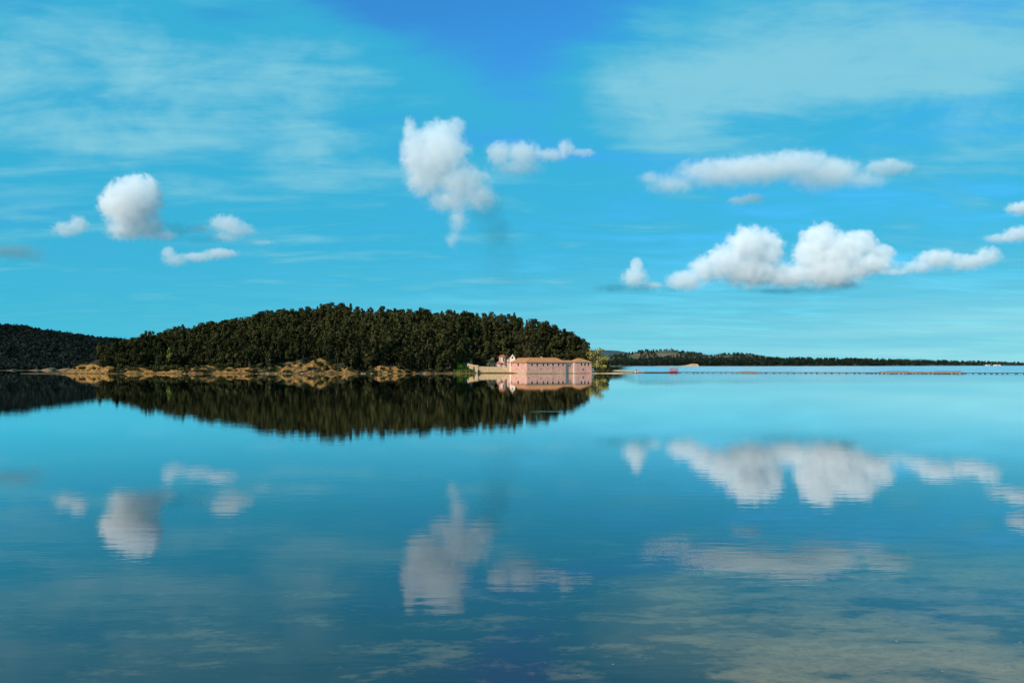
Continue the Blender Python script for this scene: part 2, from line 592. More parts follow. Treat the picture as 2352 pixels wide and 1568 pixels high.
def ground_z(x, y):
    u = px_of(x, y)
    yf = lerp_table(SHORE, u) + (2.2 * mnoise.noise(Vector((x * 0.10, 4.0, 0))) + 1.2 * mnoise.noise(Vector((x * 0.37, 9.0, 0)))) * (1.0 if u < 1080 else 0.15)
    hb, wb = lerp_table(BANK, u), lerp_table(BANKW, u)
    d = y - yf
    if d < 0:
        return max(-3.0, d * 0.35), d, 0.0, hb
    # gullies run down the bank
    g = mnoise.ridged_multi_fractal(Vector((x * 0.16, y * 0.05, 2.0)), 1.0, 2.1, 4, 1.0, 2.0)
    lip = hb * (0.82 + 0.30 * mnoise.noise(Vector((x * 0.13, 1.0, 5.0))))
    b = lip * sm(d / wb + 0.10 * (g - 1.0) * math.sin(math.pi * min(1.0, d / wb)))
    b += 0.10 * hb * (g - 1.2) * math.sin(math.pi * min(1.0, d / (wb * 1.3)))
    b = max(b, 0.12 + 0.05 * d if d < 2 else 0.2)
    dr = lerp_table(RIDGE, u)
    yr = yf + dr
    top = lerp_table(SKYLINE, u)
    th = 5.9 if u < 760 else 5.9 + 2.9 * min(1.0, (u - 760) / 80.0)
    if u < 262:
        th *= max(0.0, (u - 205) / 57.0)
    if u > 1362:
        th = 6.0
    zr = EYE + (HORIZON - top) / LENS_PX * yr - th
    zr = max(zr, 0.4)
    # the monastery yard is cut level into the foot of the hill
    start = wb + lerp_table([(1040, 0), (1100, 24), (1160, 34), (1210, 50), (1330, 46), (1372, 10), (1400, 0)], u)
    tt = (d - start) / max(6.0, dr - start)
    if tt <= 1.0:
        z = b + max(0.0, zr - b) * (0.35 * max(0.0, tt) + 0.65 * sm(tt)) if tt > 0 else b
        if 1100 < u < 1400 and tt <= 0:
            z = min(z, YARD_Z)
    else:
        z = zr - (zr + 3.0) * sm((y - yr) / (60.0 if u > 230 else 20.0))
    z += 0.5 * mnoise.fractal(Vector((x * 0.06, y * 0.06, 0.0)), 1.0, 2.0, 3) * min(1.0, max(0.0, tt) * 4)
    return z, d, tt, hb


gx = np.arange(-236.0, 84.0, 1.0)
gy = np.concatenate([np.arange(370, 412, 0.8), np.arange(412, 470, 2.0), np.arange(470, 560, 4.0)])
iv, icov, ifc = [], [], []
ZG = {}
for j, y in enumerate(gy):
    for i, x in enumerate(gx):
        z, d, tt, hb = ground_z(float(x), float(y))
        iv.append((float(x), float(y), z))
        u = px_of(float(x), float(y))
        wb = lerp_table(BANKW, u)
        nn = mnoise.fractal(Vector((x * 0.12, y * 0.25, 7.0)), 0.8, 2.0, 4)
        bare = 1.0 - sm((d - wb * (0.80 + 0.35 * nn)) / 3.0)
        bare *= 1.0 - 0.75 * sm((nn - 0.12) * 5.0) * (1 if d > 1.8 else 0)
        if 820 < u < 848 or (960 < u < 1050 and d > 2.5):
            bare *= 0.3
        grass = 0.0
        if 1044 < u < 1100:
            grass = sm((d - 2.5) / 2.0) * (1 - sm((d - 22) / 4))
        if u >= 1100:
            bare = max(bare, 1.0 - sm((d - 40) / 6.0))
        icov.append((max(0.0, min(1.0, bare)), grass, 0.0, 1.0))
nx = len(gx)
for j in range(len(gy) - 1):
    for i in range(nx - 1):
        a = j * nx + i
        ifc.append((a, a + 1, a + 1 + nx, a + nx))
ISLAND_SOIL, t, out = new_mat('island_soil')
p = t.node('ShaderNodeBsdfPrincipled')
p.inputs['Roughness'].default_value = 0.95
p.inputs['Specular IOR Level'].default_value = 0.1
t.l.new(p.outputs[0], out.inputs[0])
co = t.node('ShaderNodeTexCoord').outputs['Object']
at = t.node('ShaderNodeAttribute', attribute_name='cover')
cs = t.node('ShaderNodeSeparateColor')
t.l.new(at.outputs['Color'], cs.inputs[0])
n1 = t.noise(t.vec('MULTIPLY', co, (0.25, 0.12, 0.7)), 1.0, 6, 0.62)
n2 = t.noise(t.vec('MULTIPLY', co, (0.9, 0.5, 0.9)), 1.0, 5, 0.7)
soil = t.mix(t.ramp(n1, 0.35, 0.65), rgb(0.47, 0.225, 0.055), rgb(0.36, 0.19, 0.055))
soil = t.mix(t.ramp(n2, 0.44, 0.60), soil, rgb(0.12, 0.065, 0.025))  # dark crevice shade of the bank painted into the soil colour by noise
litter = t.mix(t.ramp(n2, 0.4, 0.7), rgb(0.030, 0.026, 0.014), rgb(0.075, 0.060, 0.03))
grassc = t.mix(t.ramp(n2, 0.35, 0.65), rgb(0.06, 0.09, 0.015), rgb(0.15, 0.17, 0.035))
edge = t.ramp(t.math('ADD', cs.outputs[0], t.math('MULTIPLY', t.math('SUBTRACT', n2, 0.5), 0.8)), 0.35, 0.6)
cc = t.mix(edge, litter, soil)
cc = t.mix(cs.outputs[1], cc, grassc)
cc = t.mix(t.ramp(t.math('ADD', t.sep(co)[2], t.math('MULTIPLY', n2, 0.5)), 0.35, 0.75, 0.75, 0.0), cc, rgb(0.07, 0.05, 0.03))   # wet foot of the bank
t.l.new(cc, p.inputs['Base Color'])
bpn = t.node('ShaderNodeBump')
bpn.inputs['Strength'].default_value = 1.0
bpn.inputs['Distance'].default_value = 1.4
t.l.new(t.math('ADD', n2, n1), bpn.inputs['Height'])
t.l.new(bpn.outputs[0], p.inputs['Normal'])
island = mesh_obj('island_terrain', iv, ifc, ISLAND_SOIL)
ca = island.data.attributes.new('cover', 'FLOAT_COLOR', 'POINT')
ca.data.foreach_set('color', np.array(icov, dtype=np.float32).ravel())
tag(island, 'wooded island hill with eroded ochre banks above the water', 'island', kind='structure')

# ------------------------------------------------------------------ trees of the island
rnd = random.Random(11)
spots = []
cell = {}


def free(x, y, r):
    ci, cj = int(x // 3), int(y // 3)
    for a in range(ci - 2, ci + 3):
        for b in range(cj - 2, cj + 3):
            for (qx, qy) in cell.get((a, b), ()):
                if (qx - x) ** 2 + (qy - y) ** 2 < r * r:
                    return False
    cell.setdefault((ci, cj), []).append((x, y))
    return True


for _ in range(30000):
    x, y = rnd.uniform(-225, 62), rnd.uniform(384, 500)
    u = px_of(x, y)
    if u > 1384:
        continue
    z, d, tt, hb = ground_z(x, y)
    wb = lerp_table(BANKW, u)
    yr_off = lerp_table(RIDGE, u)
    if d < wb * (0.9 + 0.35 * mnoise.noise(Vector((x * 0.09, 3.0, 0)))) or d < 2.0 or d > yr_off + 10:
        continue
    if u < 228 or (u < 240 and (d < wb + 6 or z < 3)):
        continue
    if 630 < u < 800 and d < 20:
        continue
    if 855 < u < 915 and d < 8:
        continue
    if 1040 < u < 1384 and tt < 0.02:
        continue
    if 1040 < u < 1100 and d < 26:
        continue
    if z < 0.8:
        continue
    r = 2.6 + 0.9 * min(1.0, max(0.0, (u - 640) / 200.0))
    if not free(x, y, r):
        continue
    spots.append((x, y, z, u, d, tt))
spots.sort(key=lambda s: s[1] - 0.0 * s[2])
KINDS_ALL = CONES + ROUNDS + TALLS


def choose(u, tt):
    q = rnd.random()
    if u < 560:
        return ('cone' if q < 0.42 else 'round'), rnd.uniform(0.55, 1.02)
    if u < 850:
        return ('cone' if q < 0.5 else 'round' if q < 0.8 else 'tall'), rnd.uniform(0.62, 1.15)
    return ('cone' if q < 0.3 else 'round' if q < 0.62 else 'tall'), rnd.uniform(0.7, 1.28)


def zone(u):
    for lim, txt in ((300, 'over the island\'s pointed left tip'), (380, 'left of the fresh green tree'), (470, 'just right of the fresh green tree'), (560, 'between the fresh green tree and ochre scar'),
                     (640, 'above the left foot of the big ochre scar'), (720, 'above the crest of the big ochre scar'), (800, 'above the right flank of the big ochre scar'),
                     (860, 'in the dark gap between the two ochre banks'), (930, 'above the smaller ochre bank'), (1040, 'above the low shore left of the hillside wall'),
                     (1110, 'behind the hillside wall and olive tree'), (1170, 'behind the chapel tower'), (1260, 'behind the monastery\'s left roof'), (1330, 'behind the monastery\'s long roof')):
        if u < lim:
            return txt
    return 'behind the monastery\'s right pavilion'


WORD = {'cone': 'pointed dark cypress', 'round': 'round-headed dark pine', 'tall': 'tall ragged dark pine'}
IDX = {'cone': 0, 'round': 4, 'tall': 8}
single, mass = 0, []
for (x, y, z, u, d, tt) in spots:
    kd, sc = choose(u, tt)
    if tt > 0.78 and kd != 'round' and rnd.random() < 0.75:
        kd = 'round'
    ki = IDX[kd] + rnd.randrange(4)
    if kd == 'tall' and (u < 850 or tt > 0.45):
        sc *= 0.78
    if u > 1200:
        sc = min(sc, 1.12)
    if tt > 0.78:
        sc = min(sc, 1.0) * rnd.uniform(0.75, 1.0)
        if kd == 'tall':
            sc *= 0.72
    rz = rnd.uniform(0, 6.283)
    if single < 300 and tt < 0.75:
        where = zone(u)
        plant_tree(KINDS_ALL[ki], (x, y, z - 0.2), sc, rz, '%s %s' % (WORD[kd], where), 'tree', '%s trees %s' % (WORD[kd], where))
        single += 1
    else:
        mass.append((ki, x, y, z - 0.2, sc, rz, rnd.uniform(-0.5, 0.5)))
forest = scatter_mesh('forest', mass, KINDS_ALL, M_PINE)
tag(forest, 'dense dark wood covering the upper slope and ridge of the island', 'forest', kind='stuff')
print('TREES', single, len(mass))

K_LIME = TreeKind('poplar_tree', 'cone', 9.0, M_LIME, M_BARK, 501, 18, 0.45)
K_YELLOW = TreeKind('poplar_tree', 'round', 9.5, M_YELLOW, M_PALEBARK, 502, 26, 0.40, 5)
K_OLIVE = TreeKind('olive_tree', 'round', 4.6, M_OLIVE, M_PALEBARK, 503, 22, 0.24, 4)
K_OLIVE2 = TreeKind('olive_tree', 'round', 4.6, M_OLIVE, M_PALEBARK, 504, 22, 0.24, 4)
K_DARK = TreeKind('broad_tree', 'round', 7.5, M_PINE, M_BARK, 505, 24, 0.36, 4)


def on_ground(px, Y):
    x = (px - CX) / LENS_PX * Y
    return (x, Y, ground_z(x, Y)[0])


plant_tree(K_LIME, on_ground(388, 392), 1.05, 0.4, 'fresh green pointed tree standing out of the dark wood near the left bank')
plant_tree(K_LIME, on_ground(662, 434), 1.0, 1.4, 'yellow-green tree high in the wood above the ochre bank')
plant_tree(K_YELLOW, on_ground(1370, 400), 1.75, 0.3, 'yellowish leafy tree beside the right end of the pink monastery', sz=1.3)
plant_tree(K_OLIVE, on_ground(1079, 424), 1.35, 0.0, 'grey-green olive tree above the sloping stone wall')
plant_tree(K_OLIVE2, on_ground(1128, 416), 1.45, 2.0, 'grey-green olive tree between the yard wall and the chapel tower', sz=1.75)
plant_tree(K_DARK, on_ground(1391, 404), 1.05, 1.0, 'dark spreading tree at the right tip of the island')

# shrubs on the banks
BUSH = [TreeKind('shrub', 'bush', 2.0, M_BUSH, M_BARK, 600 + i, 18, 0.24, 2) for i in range(3)]
bush_px = [(170, 5), (188, 6), (200, 9), (214, 4), (232, 6), (245, 10), (262, 8), (300, 9), (318, 7), (345, 8), (372, 6), (395, 7), (430, 8), (455, 5), (488, 9), (515, 7), (548, 8), (575, 6), (600, 9), (628, 9),
           (646, 12), (655, 3), (663, 4), (676, 17), (700, 22), (716, 24), (730, 23), (744, 20), (722, 14), (735, 12), (748, 9), (757, 14), (768, 8), (780, 6), (792, 8), (806, 4), (820, 2), (834, 1.5), (846, 3), (856, 5), (878, 3), (896, 4),
           (920, 5), (938, 4), (955, 4), (972, 5), (990, 6), (1006, 5), (1020, 6), (1036, 6), (1030, 12), (1012, 10), (1398, 9), (1406, 7), (1385, 6), (1376, 4)]
bush_px += [(rnd.uniform(240, 640), rnd.uniform(1.0, 7.5)) for _ in range(30)] + [(rnd.uniform(700, 800), rnd.uniform(3, 20)) for _ in range(9)] + [(rnd.uniform(845, 1040), rnd.uniform(1.0, 6)) for _ in range(12)]
for _ in range(44):
    u_ = rnd.uniform(235, 640)
    bush_px.append((u_, lerp_table(BANKW, u_) * rnd.uniform(0.35, 1.1)))
for i, (u, d) in enumerate(bush_px):
    Y = lerp_table(SHORE, u) + d
    s = rnd.uniform(0.55, 1.45)
    side = zone(u).replace('above', 'below').replace('behind', 'in front of') if u < 1100 else 'on the right tip beside the yellowish tree'
    side = side.replace('below the crest', 'near the crest').replace('below the right flank', 'on the right flank').replace('below the left foot', 'at the left foot').replace('below the smaller', 'on the smaller').replace('below the low shore', 'on the low shore')
    plant_tree(BUSH[i % 3], on_ground(u, Y), s, rnd.uniform(0, 6), 'low dark green shrub on the bank, %s' % side, 'shrub', 'bank shrubs, %s' % side)

# rocks along the water's edge
ROCKM = simple_mat('shore_rock', rgb(0.32, 0.22, 0.12), rgb(0.12, 0.085, 0.05), 1.5, bump=0.15)
rocks = []
for i in range(5):
    bm = bmesh.new()
    bmesh.ops.create_icosphere(bm, subdivisions=2, radius=1.0)
    for v in bm.verts:
        v.co *= 0.75 + 0.45 * mnoise.noise(v.co * 1.3 + Vector((i * 9, 0, 0)))
        v.co.z *= 0.6
    me = bpy.data.meshes.new('boulder')
    bm.to_mesh(me)
    bm.free()
    me.materials.append(ROCKM)
    rocks.append(me)
for i in range(70):
    u = rnd.uniform(150, 1040) if i < 46 else rnd.uniform(1225, 1362)
    Y = lerp_table(SHORE, u) + rnd.uniform(-1.0, 1.5) + (0.0 if u < 1100 else (u - 1215) * 0.03)
    o = bpy.data.objects.new('boulder', rocks[i % 5])
    g = on_ground(u, Y)
    s = rnd.uniform(0.35, 0.95) if u < 1100 else rnd.uniform(0.3, 0.65)
    o.location = (g[0], g[1], max(g[2], -0.1))
    o.scale = (s * 1.3, s, s)
    o.rotation_euler = (0, 0, rnd.uniform(0, 6))
    link(o)
    w = 'below the trees %s' % zone(u) if u < 1040 else 'at the foot of the pink monastery'
    w = w.replace(' and ochre scar', ' and scar').replace('below the trees between', 'between').replace('below the trees in', 'in').replace('below the trees over', 'under').replace('below the trees above', 'below').replace('below the trees behind', 'in front of').replace('below the trees just', 'just').replace('trees left of', 'bank left of')
    tag(o, 'brown boulder at the waterline %s' % w, 'boulder', 'boulders %s' % w)


# ------------------------------------------------------------------ monastery
M_PINK = simple_mat('pink_plaster', rgb(0.68, 0.35, 0.27), rgb(0.54, 0.26, 0.19), 0.6, bump=0.02)
M_CREAM = simple_mat('cream_plaster', rgb(0.72, 0.52, 0.40), rgb(0.60, 0.42, 0.32), 0.8)
M_TRIM = simple_mat('pale_trim', rgb(0.72, 0.48, 0.40), rgb(0.66, 0.42, 0.34), 1.0)
M_STONE = simple_mat('yard_stone', rgb(0.56, 0.40, 0.23), rgb(0.36, 0.25, 0.13), 1.6, bump=0.06)
M_COPING = simple_mat('coping', rgb(0.62, 0.46, 0.32), rgb(0.46, 0.33, 0.22), 1.0)
M_WHITE = simple_mat('white_plaster', rgb(0.80, 0.66, 0.54), rgb(0.70, 0.55, 0.44), 0.8)
M_DARK = simple_mat('dark_pane', rgb(0.015, 0.014, 0.013), rgb(0.03, 0.025, 0.02), 2.0, rough=0.25, spec=0.5)
M_WOOD = simple_mat('weathered_wood', rgb(0.10, 0.07, 0.05), rgb(0.05, 0.035, 0.03), 2.0, stretch=(1, 6, 1))
M_RED = simple_mat('red_paint', rgb(0.55, 0.055, 0.07), rgb(0.42, 0.04, 0.05), 3.0, rough=0.6)
M_SANDBOARD = simple_mat('tan_boards', rgb(0.32, 0.20, 0.12), rgb(0.17, 0.105, 0.065), 1.2, stretch=(2, 2, 1))


def tile_mat(name, c1, c2, c3):
    m, t, out = new_mat(name)
    p = t.node('ShaderNodeBsdfPrincipled')
    p.inputs['Roughness'].default_value = 0.85
    t.l.new(p.outputs[0], out.inputs[0])
    co = t.node('ShaderNodeTexCoord').outputs['Object']
    n = t.noise(co, 0.45, 5, 0.6)
    n2 = t.noise(t.vec('MULTIPLY', co, (4.0, 4.0, 6.0)), 1.0, 3, 0.6)
    c = t.mix(t.ramp(n, 0.35, 0.65), c1, c2)
    t.l.new(t.mix(t.ramp(n2, 0.5, 0.75, 0.0, 0.6), c, c3), p.inputs['Base Color'])
    w = t.node('ShaderNodeBump')
    w.inputs['Distance'].default_value = 0.08
    t.l.new(n2, w.inputs['Height'])
    t.l.new(w.outputs[0], p.inputs['Normal'])
    return m


M_TILE = tile_mat('roof_tiles', rgb(0.52, 0.20, 0.065), rgb(0.40, 0.175, 0.06), rgb(0.24, 0.085, 0.04))
M_TILERED = tile_mat('red_roof_tiles', rgb(0.55, 0.13, 0.07), rgb(0.45, 0.12, 0.06), rgb(0.26, 0.07, 0.04))

ANG = R(20)
CU, SU = math.cos(ANG), math.sin(ANG)
CORNER = Vector(((1209.7 - CX) / LENS_PX * 383.0, 383.0, 0.35))


def s_of(px, off=0.0):
    """distance along the long front at which that pixel column meets it (front stepped out by off)"""
    k = (px - CX) / LENS_PX
    x0, y0 = CORNER.x + off * SU, CORNER.y - off * CU
    return (k * y0 - x0) / (CU - k * SU)


def r_of(px):
    k = (px - CX) / LENS_PX
    return (CORNER.x - k * CORNER.y) / (SU + k * CU)


def z_of(py, y):
    return EYE + (HORIZON - py) / LENS_PX * y - CORNER.z


def box_geo(x0, x1, y0, y1, z0, z1, V=None, F=None):
    V = [] if V is None else V
    F = [] if F is None else F
    b = len(V)
    V += [(x0, y0, z0), (x1, y0, z0), (x1, y1, z0), (x0, y1, z0), (x0, y0, z1), (x1, y0, z1), (x1, y1, z1), (x0, y1, z1)]
    F += [tuple(b + i for i in f) for f in ((3, 2, 1, 0), (4, 5, 6, 7), (0, 1, 5, 4), (1, 2, 6, 5), (2, 3, 7, 6), (3, 0, 4, 7))]
    return V, F


def box(name, x0, x1, y0, y1, z0, z1, mat, parent):
    V, F = box_geo(x0, x1, y0, y1, z0, z1)
    return mesh_obj(name, V, F, mat, parent)


def holed_wall(name, p0, du, length, z0, z1, holes, mat, parent, depth=0.35):
    """a wall face with real openings and their reveals; du: unit direction, inward normal to its left"""
    inn = Vector((-du.y, du.x, 0))
    us = sorted({0.0, length, *[h[0] for h in holes], *[h[1] for h in holes]})
    zs = sorted({z0, z1, *[h[2] for h in holes], *[h[3] for h in holes]})
    V, F = [], []

    def pt(u, z, d=0.0):
        q = p0 + du * u + inn * d
        V.append((q.x, q.y, z))
        return len(V) - 1
    for a, b in zip(us, us[1:]):
        for c, d in zip(zs, zs[1:]):
            um, zm = (a + b) / 2, (c + d) / 2
            if any(h[0] < um < h[1] and h[2] < zm < h[3] for h in holes):
                continue
            F.append((pt(a, c), pt(b, c), pt(b, d), pt(a, d)))
    for h in holes:
        for (ua, za, ub, zb) in ((h[0], h[2], h[1], h[2]), (h[1], h[2], h[1], h[3]), (h[1], h[3], h[0], h[3]), (h[0], h[3], h[0], h[2])):
            F.append((pt(ua, za), pt(ua, za, depth), pt(ub, zb, depth), pt(ub, zb)))
    return mesh_obj(name, V, F, mat, parent)


def window_part(parent, p0, du, h, trim=True):
    """window > frame, pane, sill set in the opening h = (u0, u1, z0, z1)"""
    inn = Vector((-du.y, du.x, 0))
    c = p0 + du * ((h[0] + h[1]) / 2)
    w, hh = (h[1] - h[0]) / 2, h[3] - h[2]
    rot = math.atan2(du.y, du.x)
    V, F = [], []
    if trim:
        for (a, b, zc, zd) in ((-w - .14, -w, -.14, hh + .14), (w, w + .14, -.14, hh + .14), (-w, w, hh, hh + .14), (-w, w, -.14, 0)):
            box_geo(a, b, -0.05, 0.02, zc, zd, V, F)
    else:
        box_geo(-w, w, 0.2, 0.24, hh * 0.48, hh * 0.52, V, F)
    o = mesh_obj('window', V, F, M_TRIM if trim else M_WOOD, parent)
    o.location = (c.x, c.y, h[2])
    o.rotation_euler = (0, 0, rot)
    V, F = [], []
    box_geo(-w + .003, w - .003, 0.16, 0.20, 0.003, hh - .003, V, F)
    mesh_obj('pane', V, F, M_DARK, o)
    V, F = [], []
    box_geo(-0.035, 0.035, 0.12, 0.157, 0.003, hh - .003, V, F)
    box_geo(-w + .003, -0.037, 0.12, 0.157, hh * .55, hh * .6, V, F)
    box_geo(0.037, w - .003, 0.12, 0.157, hh * .55, hh * .6, V, F)
    mesh_obj('glazing_bar', V, F, M_WOOD, o)
    return o


mon = empty('monastery', CORNER, ANG)
tag(mon, 'long pink monastery with orange tiled hip roofs at the water\'s edge', 'building')
DU, DV = Vector((1, 0, 0)), Vector((0, 1, 0))
ORG = Vector((0, 0, 0))
EAVE = z_of(831.2, 383)
S_MAIN, S_REC, S_END = s_of(1299.5), s_of(1318.0), s_of(1359.0)
R_END = r_of(1166.9)
WID = 8.5


def hole(cu, w, py0, py1, y):
    return (cu - w / 2, cu + w / 2, z_of(py1, y), z_of(py0, y))


# long front
hs = [hole(s_of(px), 0.95, 833.8, 840.4, 383 + s_of(px) * SU) for px in (1222.0, 1233.9, 1248.3, 1258.1, 1270.1, 1283.2, 1293.3)]
hv = [hole(s_of(px), 0.5, py - 1.3, py + 1.3, 383 + s_of(px) * SU) for px, py in ((1215.3, 848.5), (1242.8, 847.4), (1269.9, 845.6))]
holed_wall('front_wall', ORG, DU, S_MAIN, -1.2, EAVE, hs + hv, M_PINK, mon)
for h in hs:
    window_part(mon, ORG, DU, h)
for h in hv:
    window_part(mon, ORG, DU, h, trim=False)
# left front (its far end is the yard side)
PL = Vector((0, R_END, 0))
hl = [hole(R_END - r_of(px), w, 834.0, b, 383 + r_of(px) * CU) for px, w, b in ((1174.3, 2.5, 840.2), (1190.2, 2.5, 840.2), (1201.3, 1.4, 836.8))]
hl2 = [hole(R_END - r_of(1186.6), 1.2, 846.5, 848.8, 383 + r_of(1186.6) * CU)]
holed_wall('side_wall', PL, Vector((0, -1, 0)), R_END, -1.2, EAVE, hl + hl2, M_PINK, mon)
for h in hl:
    window_part(mon, PL, Vector((0, -1, 0)), h)
window_part(mon, PL, Vector((0, -1, 0)), hl2[0], trim=False)
# inner walls towards the court, closing the wings
V, F = [], []
for (a, b) in (((0, R_END), (WID, R_END)), ((WID, R_END), (WID, WID)), ((WID, WID), (S_MAIN, WID)), ((S_MAIN, WID), (S_MAIN, 0))):
    n = len(V)
    V += [(a[0], a[1], -1.2), (b[0], b[1], -1.2), (b[0], b[1], EAVE), (a[0], a[1], EAVE)]
    F.append((n, n + 1, n + 2, n + 3))
mesh_obj('court_wall', V, F, M_PINK, mon)
# eaves cornice
V, F = [], []
box_geo(-0.12, S_MAIN, -0.12, -0.003, EAVE - 0.28, EAVE - 0.003, V, F)
box_geo(-0.12, -0.003, -0.003, R_END, EAVE - 0.28, EAVE - 0.003, V, F)
mesh_obj('cornice', V, F, M_TRIM, mon)
# plinth
V, F = [], []
box_geo(-0.35, S_MAIN, -0.35, -0.003, -1.3, 0.35, V, F)
box_geo(-0.35, -0.003, -0.003, R_END + 1, -1.3, 0.35, V, F)
mesh_obj('plinth', V, F, M_STONE, mon)
# L-shaped hip roof
RZ = EAVE + 2.1
OV = 0.45
V = [(-OV, -OV, EAVE), (S_MAIN + OV, -OV, EAVE), (S_MAIN + OV, WID + OV, EAVE), (WID + OV, WID + OV, EAVE), (WID + OV, R_END + OV, EAVE), (-OV, R_END + OV, EAVE),
     (WID / 2, WID / 2, RZ), (S_MAIN - 3.6, WID / 2, RZ), (WID / 2, R_END - 3.6, RZ)]
F = [(0, 1, 7, 6), (1, 2, 7), (2, 3, 6, 7), (3, 4, 8, 6), (4, 5, 8), (5, 0, 6, 8)]
nb = len(V)
V += [(x, y, z - 0.22) for (x, y, z) in V[:6]]
for i in range(6):
    j = (i + 1) % 6
    F.append((i, nb + i, nb + j, j))
F.append(tuple(nb + i for i in (5, 4, 3, 2, 1, 0)))
roof = mesh_obj('roof', V, F, M_TILE, mon)
V, F = [], []
for (a, b) in ((6, 7), (6, 8), (0, 6), (1, 7), (5, 8)):
    pa, pb = Vector(roof.data.vertices[a].co), Vector(roof.data.vertices[b].co)
    d = (pb - pa).normalized()
    sdir = d.cross(Vector((0, 0, 1))).normalized() * 0.16
    up = Vector((0, 0, 0.12))
    n = len(V)
    V += [tuple(q) for q in (pa - sdir, pa + up, pa + sdir, pb - sdir, pb + up, pb + sdir)]
    F += [(n, n + 1, n + 4, n + 3), (n + 1, n + 2, n + 5, n + 4)]
mesh_obj('ridge_tiles', V, F, M_TILERED, roof)
V, F = box_geo(9.6, 10.3, 5.2, 5.9, RZ - 0.6, RZ + 0.55)
mesh_obj('chimney', V, F, M_CREAM, roof)
# set-back link and its roof
EV2 = EAVE - 0.25
BACK = 0.9
h2 = [hole(s_of(1311, -BACK) - S_MAIN, 0.7, 834.0, 837.8, 391), ]
PR = Vector((S_MAIN, BACK, 0))
holed_wall('link_wall', PR, DU, S_REC - S_MAIN, -1.2, EV2, h2, M_PINK, mon)
window_part(mon, PR, DU, h2[0])
V = [(S_MAIN + .003, 0.5, EV2), (S_REC, 0.5, EV2), (S_REC, WID, EV2), (S_MAIN + .003, WID, EV2), (S_MAIN + .003, WID / 2 + .5, EV2 + 1.15), (S_REC + 1.5, WID / 2 + .5, EV2 + 1.15)]
F = [(0, 1, 5, 4), (1, 2, 5), (2, 3, 4, 5), (3, 0, 4)]
mesh_obj('link_roof', V, F, M_TILE, mon)
for px in (1302.5, 1320.0):
    s = s_of(px)
    box('pilaster', s - 0.45, s + 0.45, -0.02 if px > 1310 else 0.55, 0.9, -1.2, EV2 - 0.01, M_CREAM, mon)
# right pavilion under its own pyramid roof
PP = Vector((S_REC + 0.5, 0.0, 0))
LP = S_END - S_REC - 0.5
hp = [hole(s_of(px) - PP.x, 1.0, 833.5, 839.6, 394) for px in (1335.7, 1343.6, 1351.7)] + [hole(s_of(1339.6) - PP.x, 0.9, 846.6, 850.4, 393)]
holed_wall('pavilion_wall', PP, DU, LP, -1.2, EAVE, hp, M_PINK, mon)
for h in hp[:3]:
    window_part(mon, PP, DU, h)
window_part(mon, PP, DU, hp[3], trim=False)
V, F = [], []
for (a, b) in (((PP.x + LP, 0), (PP.x + LP, 9.5)), ((PP.x + LP, 9.5), (PP.x, 9.5)), ((PP.x, 9.5), (PP.x, 0))):
    n = len(V)
    V += [(a[0], a[1], -1.2), (b[0], b[1], -1.2), (b[0], b[1], EAVE), (a[0], a[1], EAVE)]
    F.append((n, n + 1, n + 2, n + 3))
mesh_obj('pavilion_side', V, F, M_PINK, mon)
xa, xb = PP.x - OV, PP.x + LP + OV
V = [(xa, -OV, EAVE), (xb, -OV, EAVE), (xb, 9.9, EAVE), (xa, 9.9, EAVE), (xa + 4.4, 4.7, EAVE + 2.0), (xb - 4.6, 4.7, EAVE + 2.0)]
F = [(0, 1, 5, 4), (1, 2, 5), (2, 3, 4, 5), (3, 0, 4), (3, 2, 1, 0)]
mesh_obj('pavilion_roof', V, F, M_TILE, mon)
box('cornice', PP.x, PP.x + LP, -0.1, -0.003, EAVE - 0.25, EAVE - 0.003, M_TRIM, mon)
box('annex', PP.x + LP + 0.003, PP.x + LP + 1.9, 1.5, 5.0, -1.2, 2.3, M_WHITE, mon)

# ------------------------------------------------------------------ chapel with round tower


def lathe(name, prof, n, mat, parent, loc=(0, 0, 0), a0=0.0, a1=6.2831853, smooth=False):
    V, F = [], []
    full = abs(a1 - a0 - 6.2831853) < 1e-3
    cols = n if full else n + 1
    for (r, z) in prof:
        for i in range(cols):
            a = a0 + (a1 - a0) * i / n
            V.append((math.cos(a) * r, math.sin(a) * r, z))
    for j in range(len(prof) - 1):
        for i in range(n):
            a, b = j * cols + i, j * cols + (i + 1) % cols
            F.append((a, b, b + cols, a + cols))
    return mesh_obj(name, V, F, mat, parent, loc=loc, smooth=smooth)


TP = ray(1154.5, 840, 421)
tz = on_ground(1154.5, 421)[2]
tower = empty('chapel', (TP.x, 421, tz))
tag(tower, 'small stone chapel with a round red-roofed tower behind the yard wall', 'chapel')


def tzz(py, y=421):
    return EYE + (HORIZON - py) / LENS_PX * y - tz


lathe('tower_drum', [(1.95, -0.5), (1.9, tzz(820.2)), (2.05, tzz(819.8)), (2.05, tzz(819.0))], 12, M_CREAM, tower)
lathe('tower_roof', [(2.4, tzz(819.3)), (2.38, tzz(818.8)), (1.2, tzz(816.4)), (0.05, tzz(814.6))], 12, M_TILERED, tower)
for k in range(12):
    a = 6.2831853 * (k + 0.5) / 12
    q = 1.87
    V, F = box_geo(-0.06, 0.05, -0.22, 0.22, tzz(829), tzz(822))
    nv = len(V)
    o = mesh_obj('tower_window', V, F, M_DARK if k % 2 else M_TRIM, tower, loc=(math.cos(a) * q, math.sin(a) * q, 0))
    o.rotation_euler = (0, 0, a)
ao = (-1.9, -3.2, 0)
lathe('apse', [(2.1, -0.5), (2.1, tzz(834.5, 417.5))], 14, M_CREAM, tower, loc=ao)
lathe('apse_roof', [(2.4, tzz(835.2, 417.5)), (2.4, tzz(834.4, 417.5)), (0.1, tzz(829.0, 417.5))], 14, M_TILERED, tower, loc=ao)
